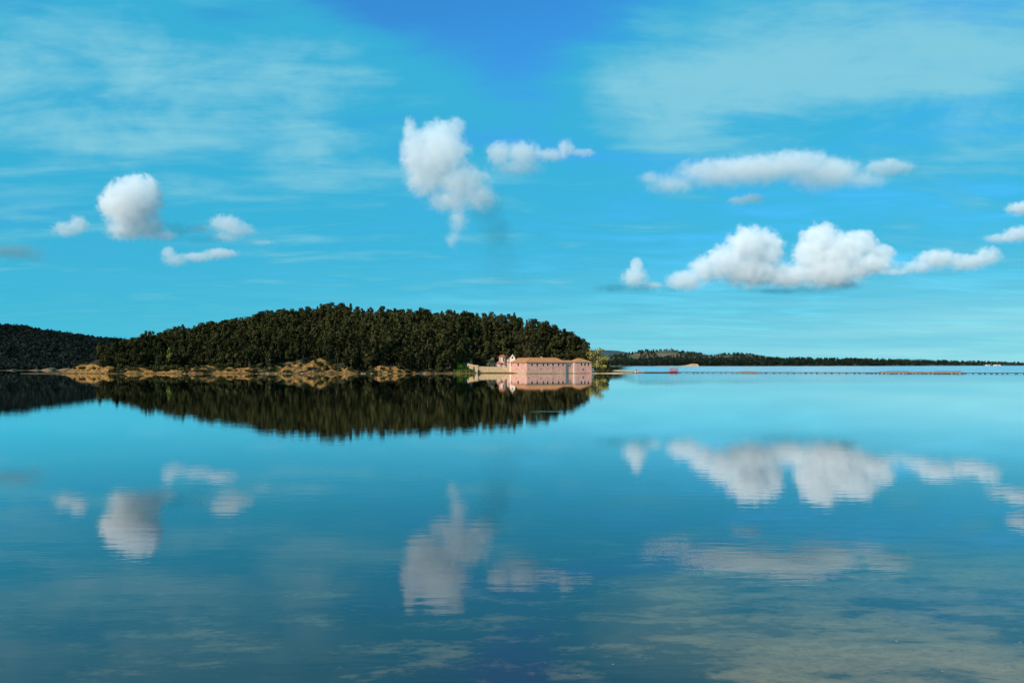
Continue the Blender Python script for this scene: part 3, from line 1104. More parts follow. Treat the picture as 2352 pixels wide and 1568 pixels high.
lathe('side_apse', [(1.3, -0.5), (1.3, tzz(838.0, 417))], 12, M_CREAM, tower, loc=(1.0, -3.8, 0))
lathe('side_apse_roof', [(1.5, tzz(838.4, 417)), (1.5, tzz(837.8, 417)), (0.1, tzz(834.8, 417))], 12, M_TILERED, tower, loc=(1.0, -3.8, 0))
V, F = box_geo(2.2, 5.0, -0.5, 4.0, -0.5, tzz(824.6, 422))
mesh_obj('nave_wall', V, F, M_CREAM, tower)
z0 = tzz(824.6, 422)
V = [(2.0, -0.8, z0), (5.2, -0.8, z0), (5.2, 4.2, z0), (2.0, 4.2, z0), (3.6, -0.8, z0 + 0.9), (3.6, 4.2, z0 + 0.9)]
mesh_obj('nave_roof', V, [(0, 4, 5, 3), (1, 2, 5, 4), (0, 1, 4), (2, 3, 5), (0, 3, 2, 1)], M_TILERED, tower)

# bell gable: a thin pointed wall with an arched opening
bgY = 404.0
bgp = ray(1177, 824.5, bgY)
bgz = on_ground(1177, bgY)[2]
bell = empty('bell_gable', (bgp.x, bgY, bgz))
tag(bell, 'pale pointed bell gable rising behind the monastery roof next to the tower', 'bell gable')


def bz(py):
    return EYE + (HORIZON - py) / LENS_PX * bgY - bgz


V, F = [], []
outer = [(-1.35, -0.4), (1.35, -0.4), (1.35, bz(821)), (0.85, bz(818.6)), (0.25, bz(815.2)), (0, bz(813.2)), (-0.25, bz(815.2)), (-0.85, bz(818.6)), (-1.35, bz(821))]
bm = bmesh.new()
vo = [bm.verts.new((x, 0, z)) for x, z in outer]
arc = [(0.42 * math.cos(a), bz(820.3) + 0.42 * math.sin(a)) for a in [math.pi * i / 8 for i in range(9)]]
inner = [(-0.42, bz(823.5)), (0.42, bz(823.5))] + arc
vi = [bm.verts.new((x, 0, z)) for x, z in inner]
eds = [bm.edges.new((vo[i], vo[(i + 1) % len(vo)])) for i in range(len(vo))] + [bm.edges.new((vi[i], vi[(i + 1) % len(vi)])) for i in range(len(vi))]
bmesh.ops.triangle_fill(bm, use_beauty=True, edges=eds)
ret = bmesh.ops.extrude_face_region(bm, geom=bm.faces[:])
bmesh.ops.translate(bm, verts=[g for g in ret['geom'] if isinstance(g, bmesh.types.BMVert)], vec=(0, 0.6, 0))
bmesh.ops.recalc_face_normals(bm, faces=bm.faces[:])
me = bpy.data.meshes.new('gable_wall')
bm.to_mesh(me)
bm.free()
me.materials.append(M_WHITE)
link(bpy.data.objects.new('gable_wall', me), bell)
lathe('bell', [(0.05, bz(820.8) + 0.3), (0.14, bz(820.8) + 0.25), (0.18, bz(820.8)), (0.30, bz(822.0))], 10, simple_mat('bronze', rgb(0.12, 0.08, 0.04), None, 3.0, rough=0.4), bell, loc=(0, 0.3, 0))


# ------------------------------------------------------------------ yard walls
def wall_run(name, label, pts, thick, mat, cat='wall', stones=True):
    """pts: (x, y, z_foot, z_top) along the wall: coping stones are parts of their own"""
    root = empty(name, (pts[0][0], pts[0][1], 0))
    tag(root, label, cat)
    o3 = Vector((pts[0][0], pts[0][1], 0))
    V, F = [], []
    n = len(pts)
    for (x, y, a, b) in pts:
        V += [(x - o3.x, y - o3.y, a), (x - o3.x, y - o3.y, b), (x - o3.x, y - o3.y + thick, b), (x - o3.x, y - o3.y + thick, a)]
    for i in range(n - 1):
        q = 4 * i
        F += [(q, q + 4, q + 5, q + 1), (q + 1, q + 5, q + 6, q + 2), (q + 2, q + 6, q + 7, q + 3)]
    F += [(0, 1, 2, 3), (4 * n - 1, 4 * n - 2, 4 * n - 3, 4 * n - 4)]
    mesh_obj('masonry', V, F, mat, root)
    V, F = [], []
    for i in range(n - 1):
        a, b = pts[i], pts[i + 1]
        m = max(1, int(math.hypot(b[0] - a[0], b[1] - a[1]) / 1.1))
        for j in range(m):
            f0, f1 = (j + 0.02) / m, (j + 0.98) / m
            g = lambda f, k: a[k] + (b[k] - a[k]) * f
            V, F = [], []
            for f in (f0, f1):
                x, y, z = g(f, 0) - o3.x, g(f, 1) - o3.y, g(f, 3)
                V += [(x, y - 0.07, z + 0.003), (x, y - 0.07, z + 0.17), (x, y + thick + 0.07, z + 0.17), (x, y + thick + 0.07, z + 0.003)]
            F = [(0, 4, 5, 1), (1, 5, 6, 2), (2, 6, 7, 3), (3, 7, 4, 0), (0, 1, 2, 3), (7, 6, 5, 4)]
            mesh_obj('coping_stone', V, F, M_COPING, root)
    return root


xw0, xw1 = (1099 - CX) / LENS_PX * 408, (1168 - CX) / LENS_PX * 408
wall_run('yard_wall', 'straight tan stone yard wall along the shore, left of the pink monastery',
         [(xw0, 408, -0.5, 3.3), ((xw0 + xw1) / 2, 407.4, -0.5, 3.1), (xw1 + 1.0, 407.0, -0.5, 3.0)], 0.5, M_STONE)
pts = []
for (px, py, Y) in ((1046.5, 828.8, 428), (1056, 831.5, 425), (1066, 833.0, 422), (1078, 835.5, 418), (1089, 838.6, 414), (1098.6, 839.4, 411)):
    q = ray(px, py, Y)
    pts.append((q.x, q.y, q.z - 2.4, q.z))
wall_run('hillside_wall', 'tan stone wall stepping down the grassy slope to the yard wall', pts, 0.5, M_STONE)
q0, q1 = ray(1086, 846, 404), ray(1097, 847, 403)
wall_run('low_wall', 'short low stone wall at the foot of the green bank', [(q0.x, q0.y, -0.4, q0.z), (q1.x, q1.y, -0.4, q1.z)], 0.6, M_STONE)

# rank green grass on the slope under the hillside wall
V, T = [], []
for i in range(2600):
    u = rnd.uniform(1043, 1097)
    Y = rnd.uniform(396, 420)
    g = on_ground(u, Y)
    if g[2] < 0.5:
        continue
    hh, w, a = rnd.uniform(0.5, 1.1), rnd.uniform(0.15, 0.35), rnd.uniform(0, 3.14)
    dx, dy = math.cos(a) * w, math.sin(a) * w
    lx, ly = rnd.uniform(-.3, .3), rnd.uniform(-.3, .3)
    V += [(g[0] - dx, g[1] - dy, g[2] - 0.05), (g[0] + dx, g[1] + dy, g[2] - 0.05), (g[0] + dx * .4 + lx, g[1] + dy * .4 + ly, g[2] + hh), (g[0] - dx * .4 + lx, g[1] - dy * .4 + ly, g[2] + hh)]
    T.append(rnd.random())
link(tag(bpy.data.objects.new('grass', quads_mesh('grass', np.array(V, dtype=np.float32), np.array(T), M_GRASS)), 'bright green grass on the slope below the hillside wall', 'grass', kind='stuff'))

# ------------------------------------------------------------------ sand spit and what stands on it
M_SAND = simple_mat('spit_sand', rgb(0.60, 0.42, 0.22), rgb(0.42, 0.30, 0.15), 0.5, bump=0.05)


def strip(name, label, pts, mat, crest=0.55, cat='sand spit'):
    """low tongue of land: pts (px, Y_front, Y_back)"""
    V, F = [], []
    for i, (px, ya, yb) in enumerate(pts):
        k = (px - CX) / LENS_PX
        zc = crest * (1.0 if 0 < i < len(pts) - 1 else 0.1) * (0.8 + 0.4 * mnoise.noise(Vector((px * 0.1, 0, 1))))
        for f, z in ((0.0, -0.5), (0.12, 0.12), (0.35, zc), (0.7, zc * 0.9), (1.0, -0.4)):
            y = ya + (yb - ya) * f
            V.append((k * y, y, z))
    for i in range(len(pts) - 1):
        for j in range(4):
            a = i * 5 + j
            F.append((a, a + 5, a + 6, a + 1))
    return tag(mesh_obj(name, V, F, mat, smooth=True), label, cat, kind='structure')


strip('sand_spit', 'narrow sandy tongue running from the island to the footbridge', [(1356, 388, 412), (1375, 389, 414), (1395, 390, 412), (1420, 392, 410), (1445, 393.5, 409), (1468, 394.5, 407), (1484, 396, 404), (1492, 397, 402)], M_SAND)
strip('far_spit', 'low ochre strip of ground behind the sand spit', [(1404, 545, 590), (1420, 548, 595), (1445, 552, 590), (1468, 556, 582), (1482, 560, 572)], M_SAND, 0.7)
for i in range(9):
    u = rnd.uniform(1376, 1402)
    plant_tree(BUSH[i % 3], on_ground(u, rnd.uniform(396, 402)), rnd.uniform(0.8, 1.3), rnd.uniform(0, 6), 'dark shrub under the trees at the right tip of the island', 'shrub', 'shrubs under the right tip trees')
kq = ray(1461.5, 851.5, 398)
kiosk = empty('kiosk', (kq.x, 398, 0.35))
tag(kiosk, 'tiny white kiosk with a red roof on the sand spit', 'kiosk')
box('body', -0.6, 0.6, -0.5, 0.5, -0.2, 1.05, M_WHITE, kiosk)
V = [(-0.75, -0.65, 1.053), (0.75, -0.65, 1.053), (0.75, 0.65, 1.053), (-0.75, 0.65, 1.053), (-0.4, 0, 1.5), (0.4, 0, 1.5)]
mesh_obj('roof', V, [(0, 1, 5, 4), (1, 2, 5), (2, 3, 4, 5), (3, 0, 4), (3, 2, 1, 0)], M_RED, kiosk)
box('door', -0.2, 0.25, -0.53, -0.503, -0.15, 0.85, M_WOOD, kiosk)

# ------------------------------------------------------------------ footbridge
BX0, BY0 = (1480 - CX) / LENS_PX * 399.0, 399.0
BX1, BY1 = (2560 - CX) / LENS_PX * 348.0, 348.0
BL = math.hypot(BX1 - BX0, BY1 - BY0)
BA = math.atan2(BY1 - BY0, BX1 - BX0)
bridge = empty('footbridge', (BX0, BY0, 0), BA)
tag(bridge, 'long low wooden footbridge on many posts crossing the lagoon to the right', 'footbridge')


def along(px):
    k = (px - CX) / LENS_PX
    c, s = math.cos(BA), math.sin(BA)
    return (k * BY0 - BX0) / (c - k * s)


DZ = 0.72
M_DECK = simple_mat('deck_boards', rgb(0.05, 0.035, 0.028), rgb(0.02, 0.015, 0.012), 3.0, stretch=(4, 0.5, 1))
seg = BL / 24
for i in range(24):
    box('deck_board', i * seg + 0.01, (i + 1) * seg - 0.01, -0.95, 0.95, DZ - 0.30 + rnd.uniform(-.03, .03), DZ + rnd.uniform(-.02, .03), M_DECK, bridge)
pm = bpy.data.meshes.new('post')
V, F = [], []
for z in (-2.5, DZ - 0.1):
    for i in range(6):
        V.append((0.17 * math.cos(i * 1.0472), 0.17 * math.sin(i * 1.0472), z))
F = [(i, (i + 1) % 6, 6 + (i + 1) % 6, 6 + i) for i in range(6)] + [(11, 10, 9, 8, 7, 6)]
pm.from_pydata(V, [], F)
pm.materials.append(M_WOOD)
cm = bpy.data.meshes.new('crossbeam')
V, F = box_geo(-0.1, 0.1, -1.05, 1.05, DZ - 0.50, DZ - 0.34)
cm.from_pydata(V, [], F)
cm.materials.append(M_WOOD)
x = 1.0
while x < BL:
    dense = along(1700) < x < along(1745) or along(1985) < x < along(2210)
    for sy in (-0.85, 0.85):
        o = bpy.data.objects.new('post', pm)
        o.location = (x + rnd.uniform(-.2, .2), sy, 0)
        o.rotation_euler = (rnd.uniform(-.10, .10), rnd.uniform(-.12, .12), 0)
        s = rnd.uniform(0.9, 1.6)
        o.scale = (s, s, 1)
        link(o, bridge)
    o = bpy.data.objects.new('crossbeam', cm)
    o.location = (x, 0, 0)
    link(o, bridge)
    x += rnd.uniform(0.9, 2.0) if dense else rnd.uniform(1.7, 3.8)


def landing(px0, px1, label):
    """wider boarded platform beside the bridge"""
    a, b = along(px0), along(px1)
    e = empty('landing_stage', (BX0 + math.cos(BA) * a - math.sin(BA) * -1.1, BY0 + math.sin(BA) * a + math.cos(BA) * -1.1, 0), BA)
    tag(e, label, 'platform')
    L = b - a
    box('platform', 0, L, -2.2, 0.0, DZ - 0.05, DZ + 0.12, M_DECK, e)
    n = int(L / 0.9)
    for i in range(n):
        box('side_board', i * L / n + 0.02, (i + 1) * L / n - 0.02, -2.27, -2.203, DZ - 0.22 + rnd.uniform(-.05, .02), DZ + 0.42 + rnd.uniform(-.03, .03), M_SANDBOARD, e)
    for i in range(n // 2 + 1):
        o = bpy.data.objects.new('post', pm)
        o.location = (min(L - 0.1, i * 2 * L / n + 0.1), -2.05, 0)
        o.scale = (1.3, 1.3, 0.9)
        link(o, e)
    return e, L


e1, L1 = landing(2016, 2206, 'long boarded landing stage with dark benches beside the footbridge, near the right edge')
for (f0, f1) in ((0.10, 0.36), (0.68, 0.98)):
    box('bench', L1 * f0, L1 * f1, -1.9, -1.2, DZ + 0.55, DZ + 0.68, M_WOOD, e1)
    for f in (f0 + 0.01, f1 - 0.02):
        box('bench_leg', L1 * f, L1 * f + 0.15, -1.8, -1.3, DZ + 0.123, DZ + 0.547, M_WOOD, e1)
e2, L2 = landing(1700, 1738, 'short boarded landing stage beside the footbridge between the red shelter and the long stage')

# red shelter on the bridge
sa = along(1547.5)
sh = empty('red_shelter', (BX0 + math.cos(BA) * sa, BY0 + math.sin(BA) * sa, DZ), BA)
tag(sh, 'small red-painted lattice shelter standing on the footbridge', 'shelter')
for i in range(5):
    for sy in (-1.25, 1.25):
        xq = -1.9 + i * 0.95
        V, F = box_geo(xq - 0.09, xq + 0.09, sy - 0.09, sy + 0.09, -0.9 if i % 2 == 0 else -0.02, 1.6)
        mesh_obj('post', V, F, M_RED, sh)
for z in (0.35, 0.75, 1.15):
    for sy in (-1.25, 1.25):
        V, F = box_geo(-1.99, 1.99, sy - 0.05, sy + 0.05, z, z + 0.16)
        mesh_obj('rail', V, F, M_RED, sh)
V = [(-2.1, -1.5, 1.603), (2.1, -1.5, 1.603), (2.1, 1.5, 1.603), (-2.1, 1.5, 1.603), (-1.9, 0, 1.95), (1.9, 0, 1.95)]
mesh_obj('roof', V, [(0, 1, 5, 4), (1, 2, 5), (2, 3, 4, 5), (3, 0, 4), (3, 2, 1, 0)], M_RED, sh)
box('bench', -1.7, 1.7, 0.7, 1.1, 0.003, 0.45, M_RED, sh)

# ------------------------------------------------------------------ far shores
FAR_BUSH = [TreeKind('far', 'bush', 1.0, M_SCRUB, M_BARK, 700 + i, 6, 0.22, 0) for i in range(4)]
FAR_TREE = [TreeKind('far', 'round', 1.0, M_FAR, M_BARK, 720 + i, 5, 0.11, 0) for i in range(4)] + [TreeKind('far', 'cone', 1.0, M_FAR, M_BARK, 730 + i, 5, 0.09, 0) for i in range(2)]


def hill(name, label, px0, px1, step, front, depth, sky, mat, base=0.3, rough=1.0, bank=0.0):
    """range of hills whose crest line follows sky(px); returns a ground-height function of (px, fraction of depth)"""
    pxs = np.arange(px0, px1 + step, step)
    fr = [0.0, 0.015, 0.04, 0.1, 0.2, 0.32, 0.45, 0.58, 0.72, 0.86, 1.0, 1.2, 1.5]

    def zf(px, f):
        yf, dp = lerp_table(front, px), lerp_table(depth, px)
        y = yf + dp * f
        zc = max(EYE + (HORIZON - lerp_table(sky, px)) / LENS_PX * (yf + dp), base + 0.5)
        if f <= 1:
            z = base * sm(f / 0.02) - 0.6 * (1 - sm(f / 0.02)) + bank * sm(f / 0.03) + (zc - base - bank) * (0.5 * f + 0.5 * sm(f)) * (1 if f > 0 else 0)
        else:
            z = zc * (1 - 0.9 * sm((f - 1) / 0.5))
        z += rough * zc * 0.05 * mnoise.fractal(Vector((px * 0.02, f * 3.0, 1.0)), 1.0, 2.0, 3) * min(1, f * 5)
        return (px - CX) / LENS_PX * y, y, z
    V, F = [], []
    for px in pxs:
        for f in fr:
            V.append(zf(float(px), f))
    m = len(fr)
    for i in range(len(pxs) - 1):
        for j in range(m - 1):
            a = i * m + j
            F.append((a, a + m, a + m + 1, a + 1))
    tag(mesh_obj(name, V, F, mat, smooth=True), label, 'hill', kind='structure')
    return zf


M_LEFTH = simple_mat('scrub_hill', rgb(0.020, 0.024, 0.015), rgb(0.06, 0.05, 0.03), 0.05)
SKY_L = [(-260, 742), (-100, 745), (0, 751), (60, 757), (120, 767), (180, 776), (240, 782), (300, 788), (380, 800), (460, 815), (560, 832)]
zl = hill('scrub_hill', 'dark scrub-covered hill beyond the island at far left', -260, 560, 12, [(-260, 560), (0, 585), (160, 610), (560, 700)], [(-260, 150), (240, 150), (560, 110)], SKY_L, M_LEFTH)
items = []
for _ in range(5200):
    px, f = rnd.uniform(-150, 330), rnd.random() ** 0.9 * 1.03
    g = zl(px, max(0.03, f))
    items.append((rnd.randrange(4), g[0], g[1], g[2] - 0.3, rnd.uniform(2.2, 5.5), rnd.uniform(0, 6), rnd.uniform(-.35, .35)))
tag(scatter_mesh('scrub', items, FAR_BUSH, M_SCRUB), 'dark maquis scrub covering the hill at far left', 'scrub', kind='stuff')
# ochre landslips at the hill's foot
M_SLIP = simple_mat('landslip_earth', rgb(0.26, 0.14, 0.065), rgb(0.10, 0.07, 0.04), 0.3, bump=0.2)
for i, (px, w, hgt, lab) in enumerate(((106, 26, 1.8, 'ochre scar at the foot of the scrub hill, nearest the island'), (148, 40, 1.3, 'low bare bank at the scrub hill\'s foot, against the island tip'), (22, 12, 1.1, 'small pale scar at the foot of the scrub hill by the left picture edge'), (76, 18, 0.8, 'low pale bank at the foot of the scrub hill'))):
    V, F = [], []
    n = 9
    yf = lerp_table([(-260, 560), (0, 585), (160, 610), (560, 700)], px) - 2.0
    for a in range(n):
        f = a / (n - 1)
        q = (px + (f - 0.5) * w - CX) / LENS_PX * yf
        hh = hgt * math.sin(math.pi * f) ** 0.7 * (0.7 + 0.6 * rnd.random()) + 0.1
        V += [(q, yf - 2.5, -0.5), (q, yf - 0.5, hh * 0.35), (q + rnd.uniform(-.6, .6), yf + 3, hh), (q, yf + 12, hh * 0.9)]
    for a in range(n - 1):
        for b in range(3):
            k = a * 4 + b
            F.append((k, k + 4, k + 5, k + 1))
    tag(mesh_obj('earth_bank', V, F, M_SLIP), lab, 'earth bank')

M_FARH = simple_mat('far_hill_grass', rgb(0.17, 0.125, 0.06), rgb(0.06, 0.06, 0.035), 0.012, detail=4)
M_FARBLUE = simple_mat('distant_hill', rgb(0.05, 0.08, 0.07), rgb(0.035, 0.055, 0.05), 0.006)  # blue haze of distance is put into the hill's base colour
M_FARSHORE = simple_mat('far_shore_ground', rgb(0.05, 0.055, 0.03), rgb(0.10, 0.085, 0.045), 0.02)
hill('distant_hill', 'faint blue-green hill farthest away behind the yellowish tree', 1300, 1480, 8, [(1300, 4300), (1480, 4300)], [(1300, 900), (1480, 900)],
     [(1300, 806), (1380, 803.5), (1420, 805), (1450, 811), (1480, 822)], M_FARBLUE)
zh = hill('grassy_hill', 'brown grassy hill with dark wood behind the far right shore', 1330, 1860, 8, [(1330, 2150), (1860, 2300)], [(1330, 500), (1860, 500)],
          [(1330, 832), (1395, 820), (1440, 812), (1480, 806.5), (1520, 804.5), (1545, 804), (1580, 809), (1610, 813), (1632, 819), (1655, 814.5), (1690, 812.5), (1720, 813.5), (1745, 819), (1800, 824), (1860, 832)], M_FARH)
items = []
for _ in range(1700):
    px, f = rnd.uniform(1400, 1780), rnd.random()
    if mnoise.noise(Vector((px * 0.02, f * 2.0, 4.0))) < (0.12 if px < 1470 else -0.25):
        continue
    g = zh(px, max(0.03, f))
    items.append((rnd.randrange(6), g[0], g[1], g[2] - 0.5, rnd.uniform(5, 8.5), rnd.uniform(0, 6), rnd.uniform(-.35, .25)))
tag(scatter_mesh('hill_wood', items, FAR_TREE, M_FAR), 'scattered dark wood on the brown hill of the far right shore', 'wood', kind='stuff')
SKY_F = [(1330, 833), (1420, 832), (1500, 831), (1700, 830.5), (1900, 830.5), (2100, 831), (2200, 832), (2300, 833), (2420, 834.5), (2700, 835.5)]
FRONT_F = [(1330, 1900), (1500, 1850), (1700, 1900), (2000, 2050), (2250, 2450), (2700, 3000)]
zf_ = hill('far_shore', 'low wooded far shore along the horizon on the right', 1330, 2700, 10, FRONT_F, [(1330, 220), (2700, 260)], SKY_F, M_FARSHORE, base=1.2)
items = []
for _ in range(2600):
    px, f = rnd.uniform(1395, 2480), rnd.random()
    yf = lerp_table(FRONT_F, px)
    g = zf_(px, max(0.03, f))
    tall = lerp_table([(1395, 8), (1500, 13), (1900, 12), (2150, 9), (2300, 6.5), (2480, 5)], px)
    if px > 2080 and rnd.random() < 0.35:
        continue
    items.append((rnd.randrange(6), g[0], g[1], g[2] - 0.5, tall * rnd.uniform(0.7, 1.25), rnd.uniform(0, 6), rnd.uniform(-.35, .3) + (0.15 if f > 0.5 else -0.1)))
tag(scatter_mesh('far_wood', items, FAR_TREE, M_FAR), 'dark green belt of trees along the far right shore', 'wood', kind='stuff')
# ochre cliff on the far shore and low white sheds
yf = 1838
V, F = [], []
n = 12
for a in range(n):
    px = 1505 + (1604 - 1505) * a / (n - 1)
    hh = lerp_table([(1505, 0.6), (1570, 0.9), (1584, 3.2), (1597, 6.5), (1604, 5.5)], px)
    q = (px - CX) / LENS_PX * yf
    V += [(q, yf - 6, -0.5), (q, yf - 2, hh * 0.5), (q, yf + 6, hh), (q, yf + 30, hh)]
for a in range(n - 1):
    for b in range(3):
        k = a * 4 + b
        F.append((k, k + 4, k + 5, k + 1))
tag(mesh_obj('earth_cliff', V, F, simple_mat('cliff_earth', rgb(0.60, 0.34, 0.16), rgb(0.40, 0.22, 0.10), 0.1)), 'small ochre cliff on the far shore above the red shelter', 'cliff')
for i, (px, w, lab) in enumerate(((2268, 8, 'low white shed on the far shore near the right edge, left of two'), (2290, 14, 'longer low white shed on the far shore near the right edge, right of two'))):
    Y = 2440
    k = Y / LENS_PX
    e = empty('white_shed', ((px - CX) * k, Y, 0.4))
    tag(e, lab, 'shed')
    box('wall', -w * k / 2, w * k / 2, -4, 4, -1, 2.6, M_WHITE, e)
    V = [(-w * k / 2 - .4, -4.6, 2.603), (w * k / 2 + .4, -4.6, 2.603), (w * k / 2 + .4, 4.6, 2.603), (-w * k / 2 - .4, 4.6, 2.603), (-w * k / 2 - .4, 0, 3.6), (w * k / 2 + .4, 0, 3.6)]
    mesh_obj('roof', V, [(0, 1, 5, 4), (2, 3, 4, 5), (1, 2, 5), (3, 0, 4), (3, 2, 1, 0)], M_TRIM, e)
    box('door', -1.2, 1.2, -4.06, -4.003, -0.9, 2.0, M_WOOD, e)

# ------------------------------------------------------------------ pale flecks floating on the near water
M_FLECK = simple_mat('pale_fleck', rgb(0.50, 0.46, 0.38), rgb(0.34, 0.30, 0.22), 6.0)
flecks = []
for i in range(4):
    V, F = [], []
    n = 8
    for j in range(n):
        a = 6.283 * j / n
        rr = (0.6 + 0.4 * rnd.random())
        V.append((math.cos(a) * rr, math.sin(a) * rr * 0.45, 0.0))
    V.append((0, 0, 0.22))
    F = [(j, (j + 1) % n, n) for j in range(n)] + [tuple(range(n - 1, -1, -1))]
    me = bpy.data.meshes.new('floating_fleck')
    me.from_pydata(V, [], F)
    me.materials.append(M_FLECK)
    flecks.append(me)
known = [(2059, 1472, 7), (2085, 1455, 6), (2070, 1459, 4), (2164, 1542, 6), (1980, 1564, 4), (2316, 1531, 6), (2305, 1528, 3), (2108, 1471, 3), (2072, 1508, 4), (2070, 1523, 5), (1885, 1464, 5), (1784, 1465, 5), (2343, 1475, 6),
         (1940, 1405, 3), (1408, 1525, 5), (1360, 1487, 4), (1300, 1593, 5), (1222, 1474, 3), (755, 1342, 4), (200, 1528, 3), (760, 1568, 4), (1500, 1488, 4), (1560, 1512, 3), (1450, 1450, 3), (1640, 1555, 4), (1700, 1425, 3), (1830, 1500, 3), (1895, 1540, 4), (2230, 1450, 3), (2280, 1500, 4), (1330, 1550, 4), (1250, 1520, 3)]
for i, (px, py, s) in enumerate(known):
    Y = EYE * LENS_PX / (py - HORIZON)
    o = bpy.data.objects.new('floating_fleck', flecks[i % 4])
    o.location = ((px - CX) / LENS_PX * Y, Y, 0.004)
    k = 0.55 * s * Y / LENS_PX
    o.scale = (k, k * 1.6, k * 0.6)
    o.rotation_euler = (0, 0, rnd.uniform(-0.5, 0.5))
    link(o)
    side = 'lower right corner' if px > 1750 else 'bottom middle' if px > 1100 else 'bottom left'
    tag(o, 'small pale fleck floating on the shallow water, %s of the view' % side, 'flotsam', 'pale flecks floating, %s' % side)


# ------------------------------------------------------------------ cumulus clouds: real volumes with a lumpy hull
def cloud(label, balls, base_py, base_z=700.0, dens=1.0, soft=0.5, amp=1.95, group='small cumulus clouds over the lagoon', seed=0, nscale=5.2, hull=1.28, cat='cloud', grow=1.14, tone=(1.0, 1.0, 1.0)):
    """balls: (px, py, rx_px, ry_px) of the photograph, set at the distance where a cloud with its foot at base_z shows at base_py"""
    Y = (base_z - EYE) * LENS_PX / (HORIZON - base_py)
    k = Y / LENS_PX
    rnd = random.Random(seed)
    cs = []
    for b in balls:
        px, py, rx, ry = b[:4]
        off = b[4] if len(b) > 4 else rnd.uniform(-0.25, 0.25) * max(rx, ry)
        c = ray(px, py, Y)
        cs.append((Vector((c.x, c.y + off * k, c.z)), Vector((rx * k, 0.5 * (rx + ry) * k * 0.9, ry * k)) * grow))
    org = sum((c for c, r in cs), Vector()) / len(cs)
    size = max(max((c.x + r.x) for c, r in cs) - min((c.x - r.x) for c, r in cs), 1.0)
    rr = sum((r.x + r.z) / 2 for c, r in cs) / len(cs)
    bm = bmesh.new()
    for c, r in cs:
        res = bmesh.ops.create_icosphere(bm, subdivisions=3, radius=1.0)
        for v in res['verts']:
            v.co = Vector((v.co.x * r.x, v.co.y * r.y, v.co.z * r.z)) * hull + (c - org)
    me = bpy.data.meshes.new('cloud_raw')
    bm.to_mesh(me)
    bm.free()
    tmp = bpy.data.objects.new('cloud_raw', me)
    COL.objects.link(tmp)
    md = tmp.modifiers.new('r', 'REMESH')
    md.mode = 'VOXEL'
    md.voxel_size = rr / 6.0
    dg = bpy.context.evaluated_depsgraph_get()
    hullm = bpy.data.meshes.new_from_object(tmp.evaluated_get(dg))
    bpy.data.objects.remove(tmp)
    bpy.data.meshes.remove(me)
    hullm.name = 'cloud'
    m, t, out = new_mat('cloud_vapour')
    co = t.node('ShaderNodeTexCoord').outputs['Object']
    f = None
    for c, r in cs:
        inv = Vector((1 / r.x, 1 / r.y, 1 / r.z))
        q = c - org
        d = t.vec('LENGTH', t.vec('MULTIPLY_ADD', co, tuple(inv), (-q.x * inv.x, -q.y * inv.y, -q.z * inv.z)))
        f = d if f is None else t.math('SMOOTH_MIN', f, d, 0.25)
    n = t.noise(t.vec('ADD', co, (seed * 913.0, 0, seed * 331.0)), nscale / (rr * 2.0), 6, 0.68, lac=2.15)
    e = t.math('SUBTRACT', 1.0, f)
    e = t.math('ADD', e, t.math('MULTIPLY', t.math('SUBTRACT', n, 0.49), amp))
    # crisp heaped tops, feathered feet
    zlo, zhi = min((c - org).z - r.z for c, r in cs), max((c - org).z + r.z for c, r in cs)
    sf = t.ramp(t.sep(co)[2], zlo, zlo + 0.65 * (zhi - zlo), soft * 2.0, soft * 0.6, smooth=False)
    den = t.math('MULTIPLY', t.ramp(e, 0.0, sf), 3.4 * dens / rr)
    den = t.math('MULTIPLY', den, t.ramp(f, hull - 0.02, hull - 0.30))
    pv = t.node('ShaderNodeVolumeScatter')
    pv.inputs['Color'].default_value = rgb(*tone)
    pv.inputs['Anisotropy'].default_value = -0.2
    t.l.new(den, pv.inputs['Density'])
    if min(tone) < 1.0:       # dark-toned vapour also swallows light
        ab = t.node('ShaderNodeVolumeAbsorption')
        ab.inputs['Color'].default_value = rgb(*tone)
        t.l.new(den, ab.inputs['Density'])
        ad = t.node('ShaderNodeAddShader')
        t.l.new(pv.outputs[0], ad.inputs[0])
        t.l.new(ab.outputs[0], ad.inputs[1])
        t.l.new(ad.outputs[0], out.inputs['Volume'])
    else:
        t.l.new(pv.outputs[0], out.inputs['Volume'])
    m.cycles.volume_step_rate = 0.3 if size > 3 * rr else 0.5
    hullm.materials.clear()
    hullm.materials.append(m)
    o = bpy.data.objects.new('cloud', hullm)
    o.location = org
    link(o)
    return tag(o, label, cat, group)


cloud('bright upright white cloud with a rounded top, over the island\'s left end',
      [(318, 428, 30, 26), (300, 452, 46, 34), (258, 468, 34, 26), (300, 490, 56, 40), (342, 452, 26, 44), (290, 528, 48, 26), (340, 522, 42, 30), (372, 540, 34, 14), (310, 475, 60, 56)], 552, seed=1, dens=0.65, soft=0.5, amp=1.8)
cloud('small round cloud at far left, beside the upright bright cloud',
      [(150, 528, 36, 20), (178, 516, 22, 22)], 552, seed=2, dens=0.30, soft=0.8)
cloud('wispy ragged cloud with a tail trailing to the right above a low thin cloud',
      [(462, 526, 28, 10), (520, 516, 40, 22), (545, 532, 44, 18), (520, 545, 48, 12), (600, 557, 40, 8)], 565, seed=3, dens=0.28, soft=0.9, amp=2.2)
cloud('thin low cloud with a rounded left end above the wooded ridge',
      [(388, 582, 18, 16), (405, 600, 34, 16), (455, 592, 44, 12), (508, 584, 40, 13)], 617, seed=4, dens=0.28, soft=0.8)
cloud('dull grey cloud cut by the left edge of the picture',
      [(20, 580, 80, 22), (75, 592, 42, 16)], 612, seed=5, dens=0.2, soft=1.0, tone=(0.35, 0.55, 0.60))
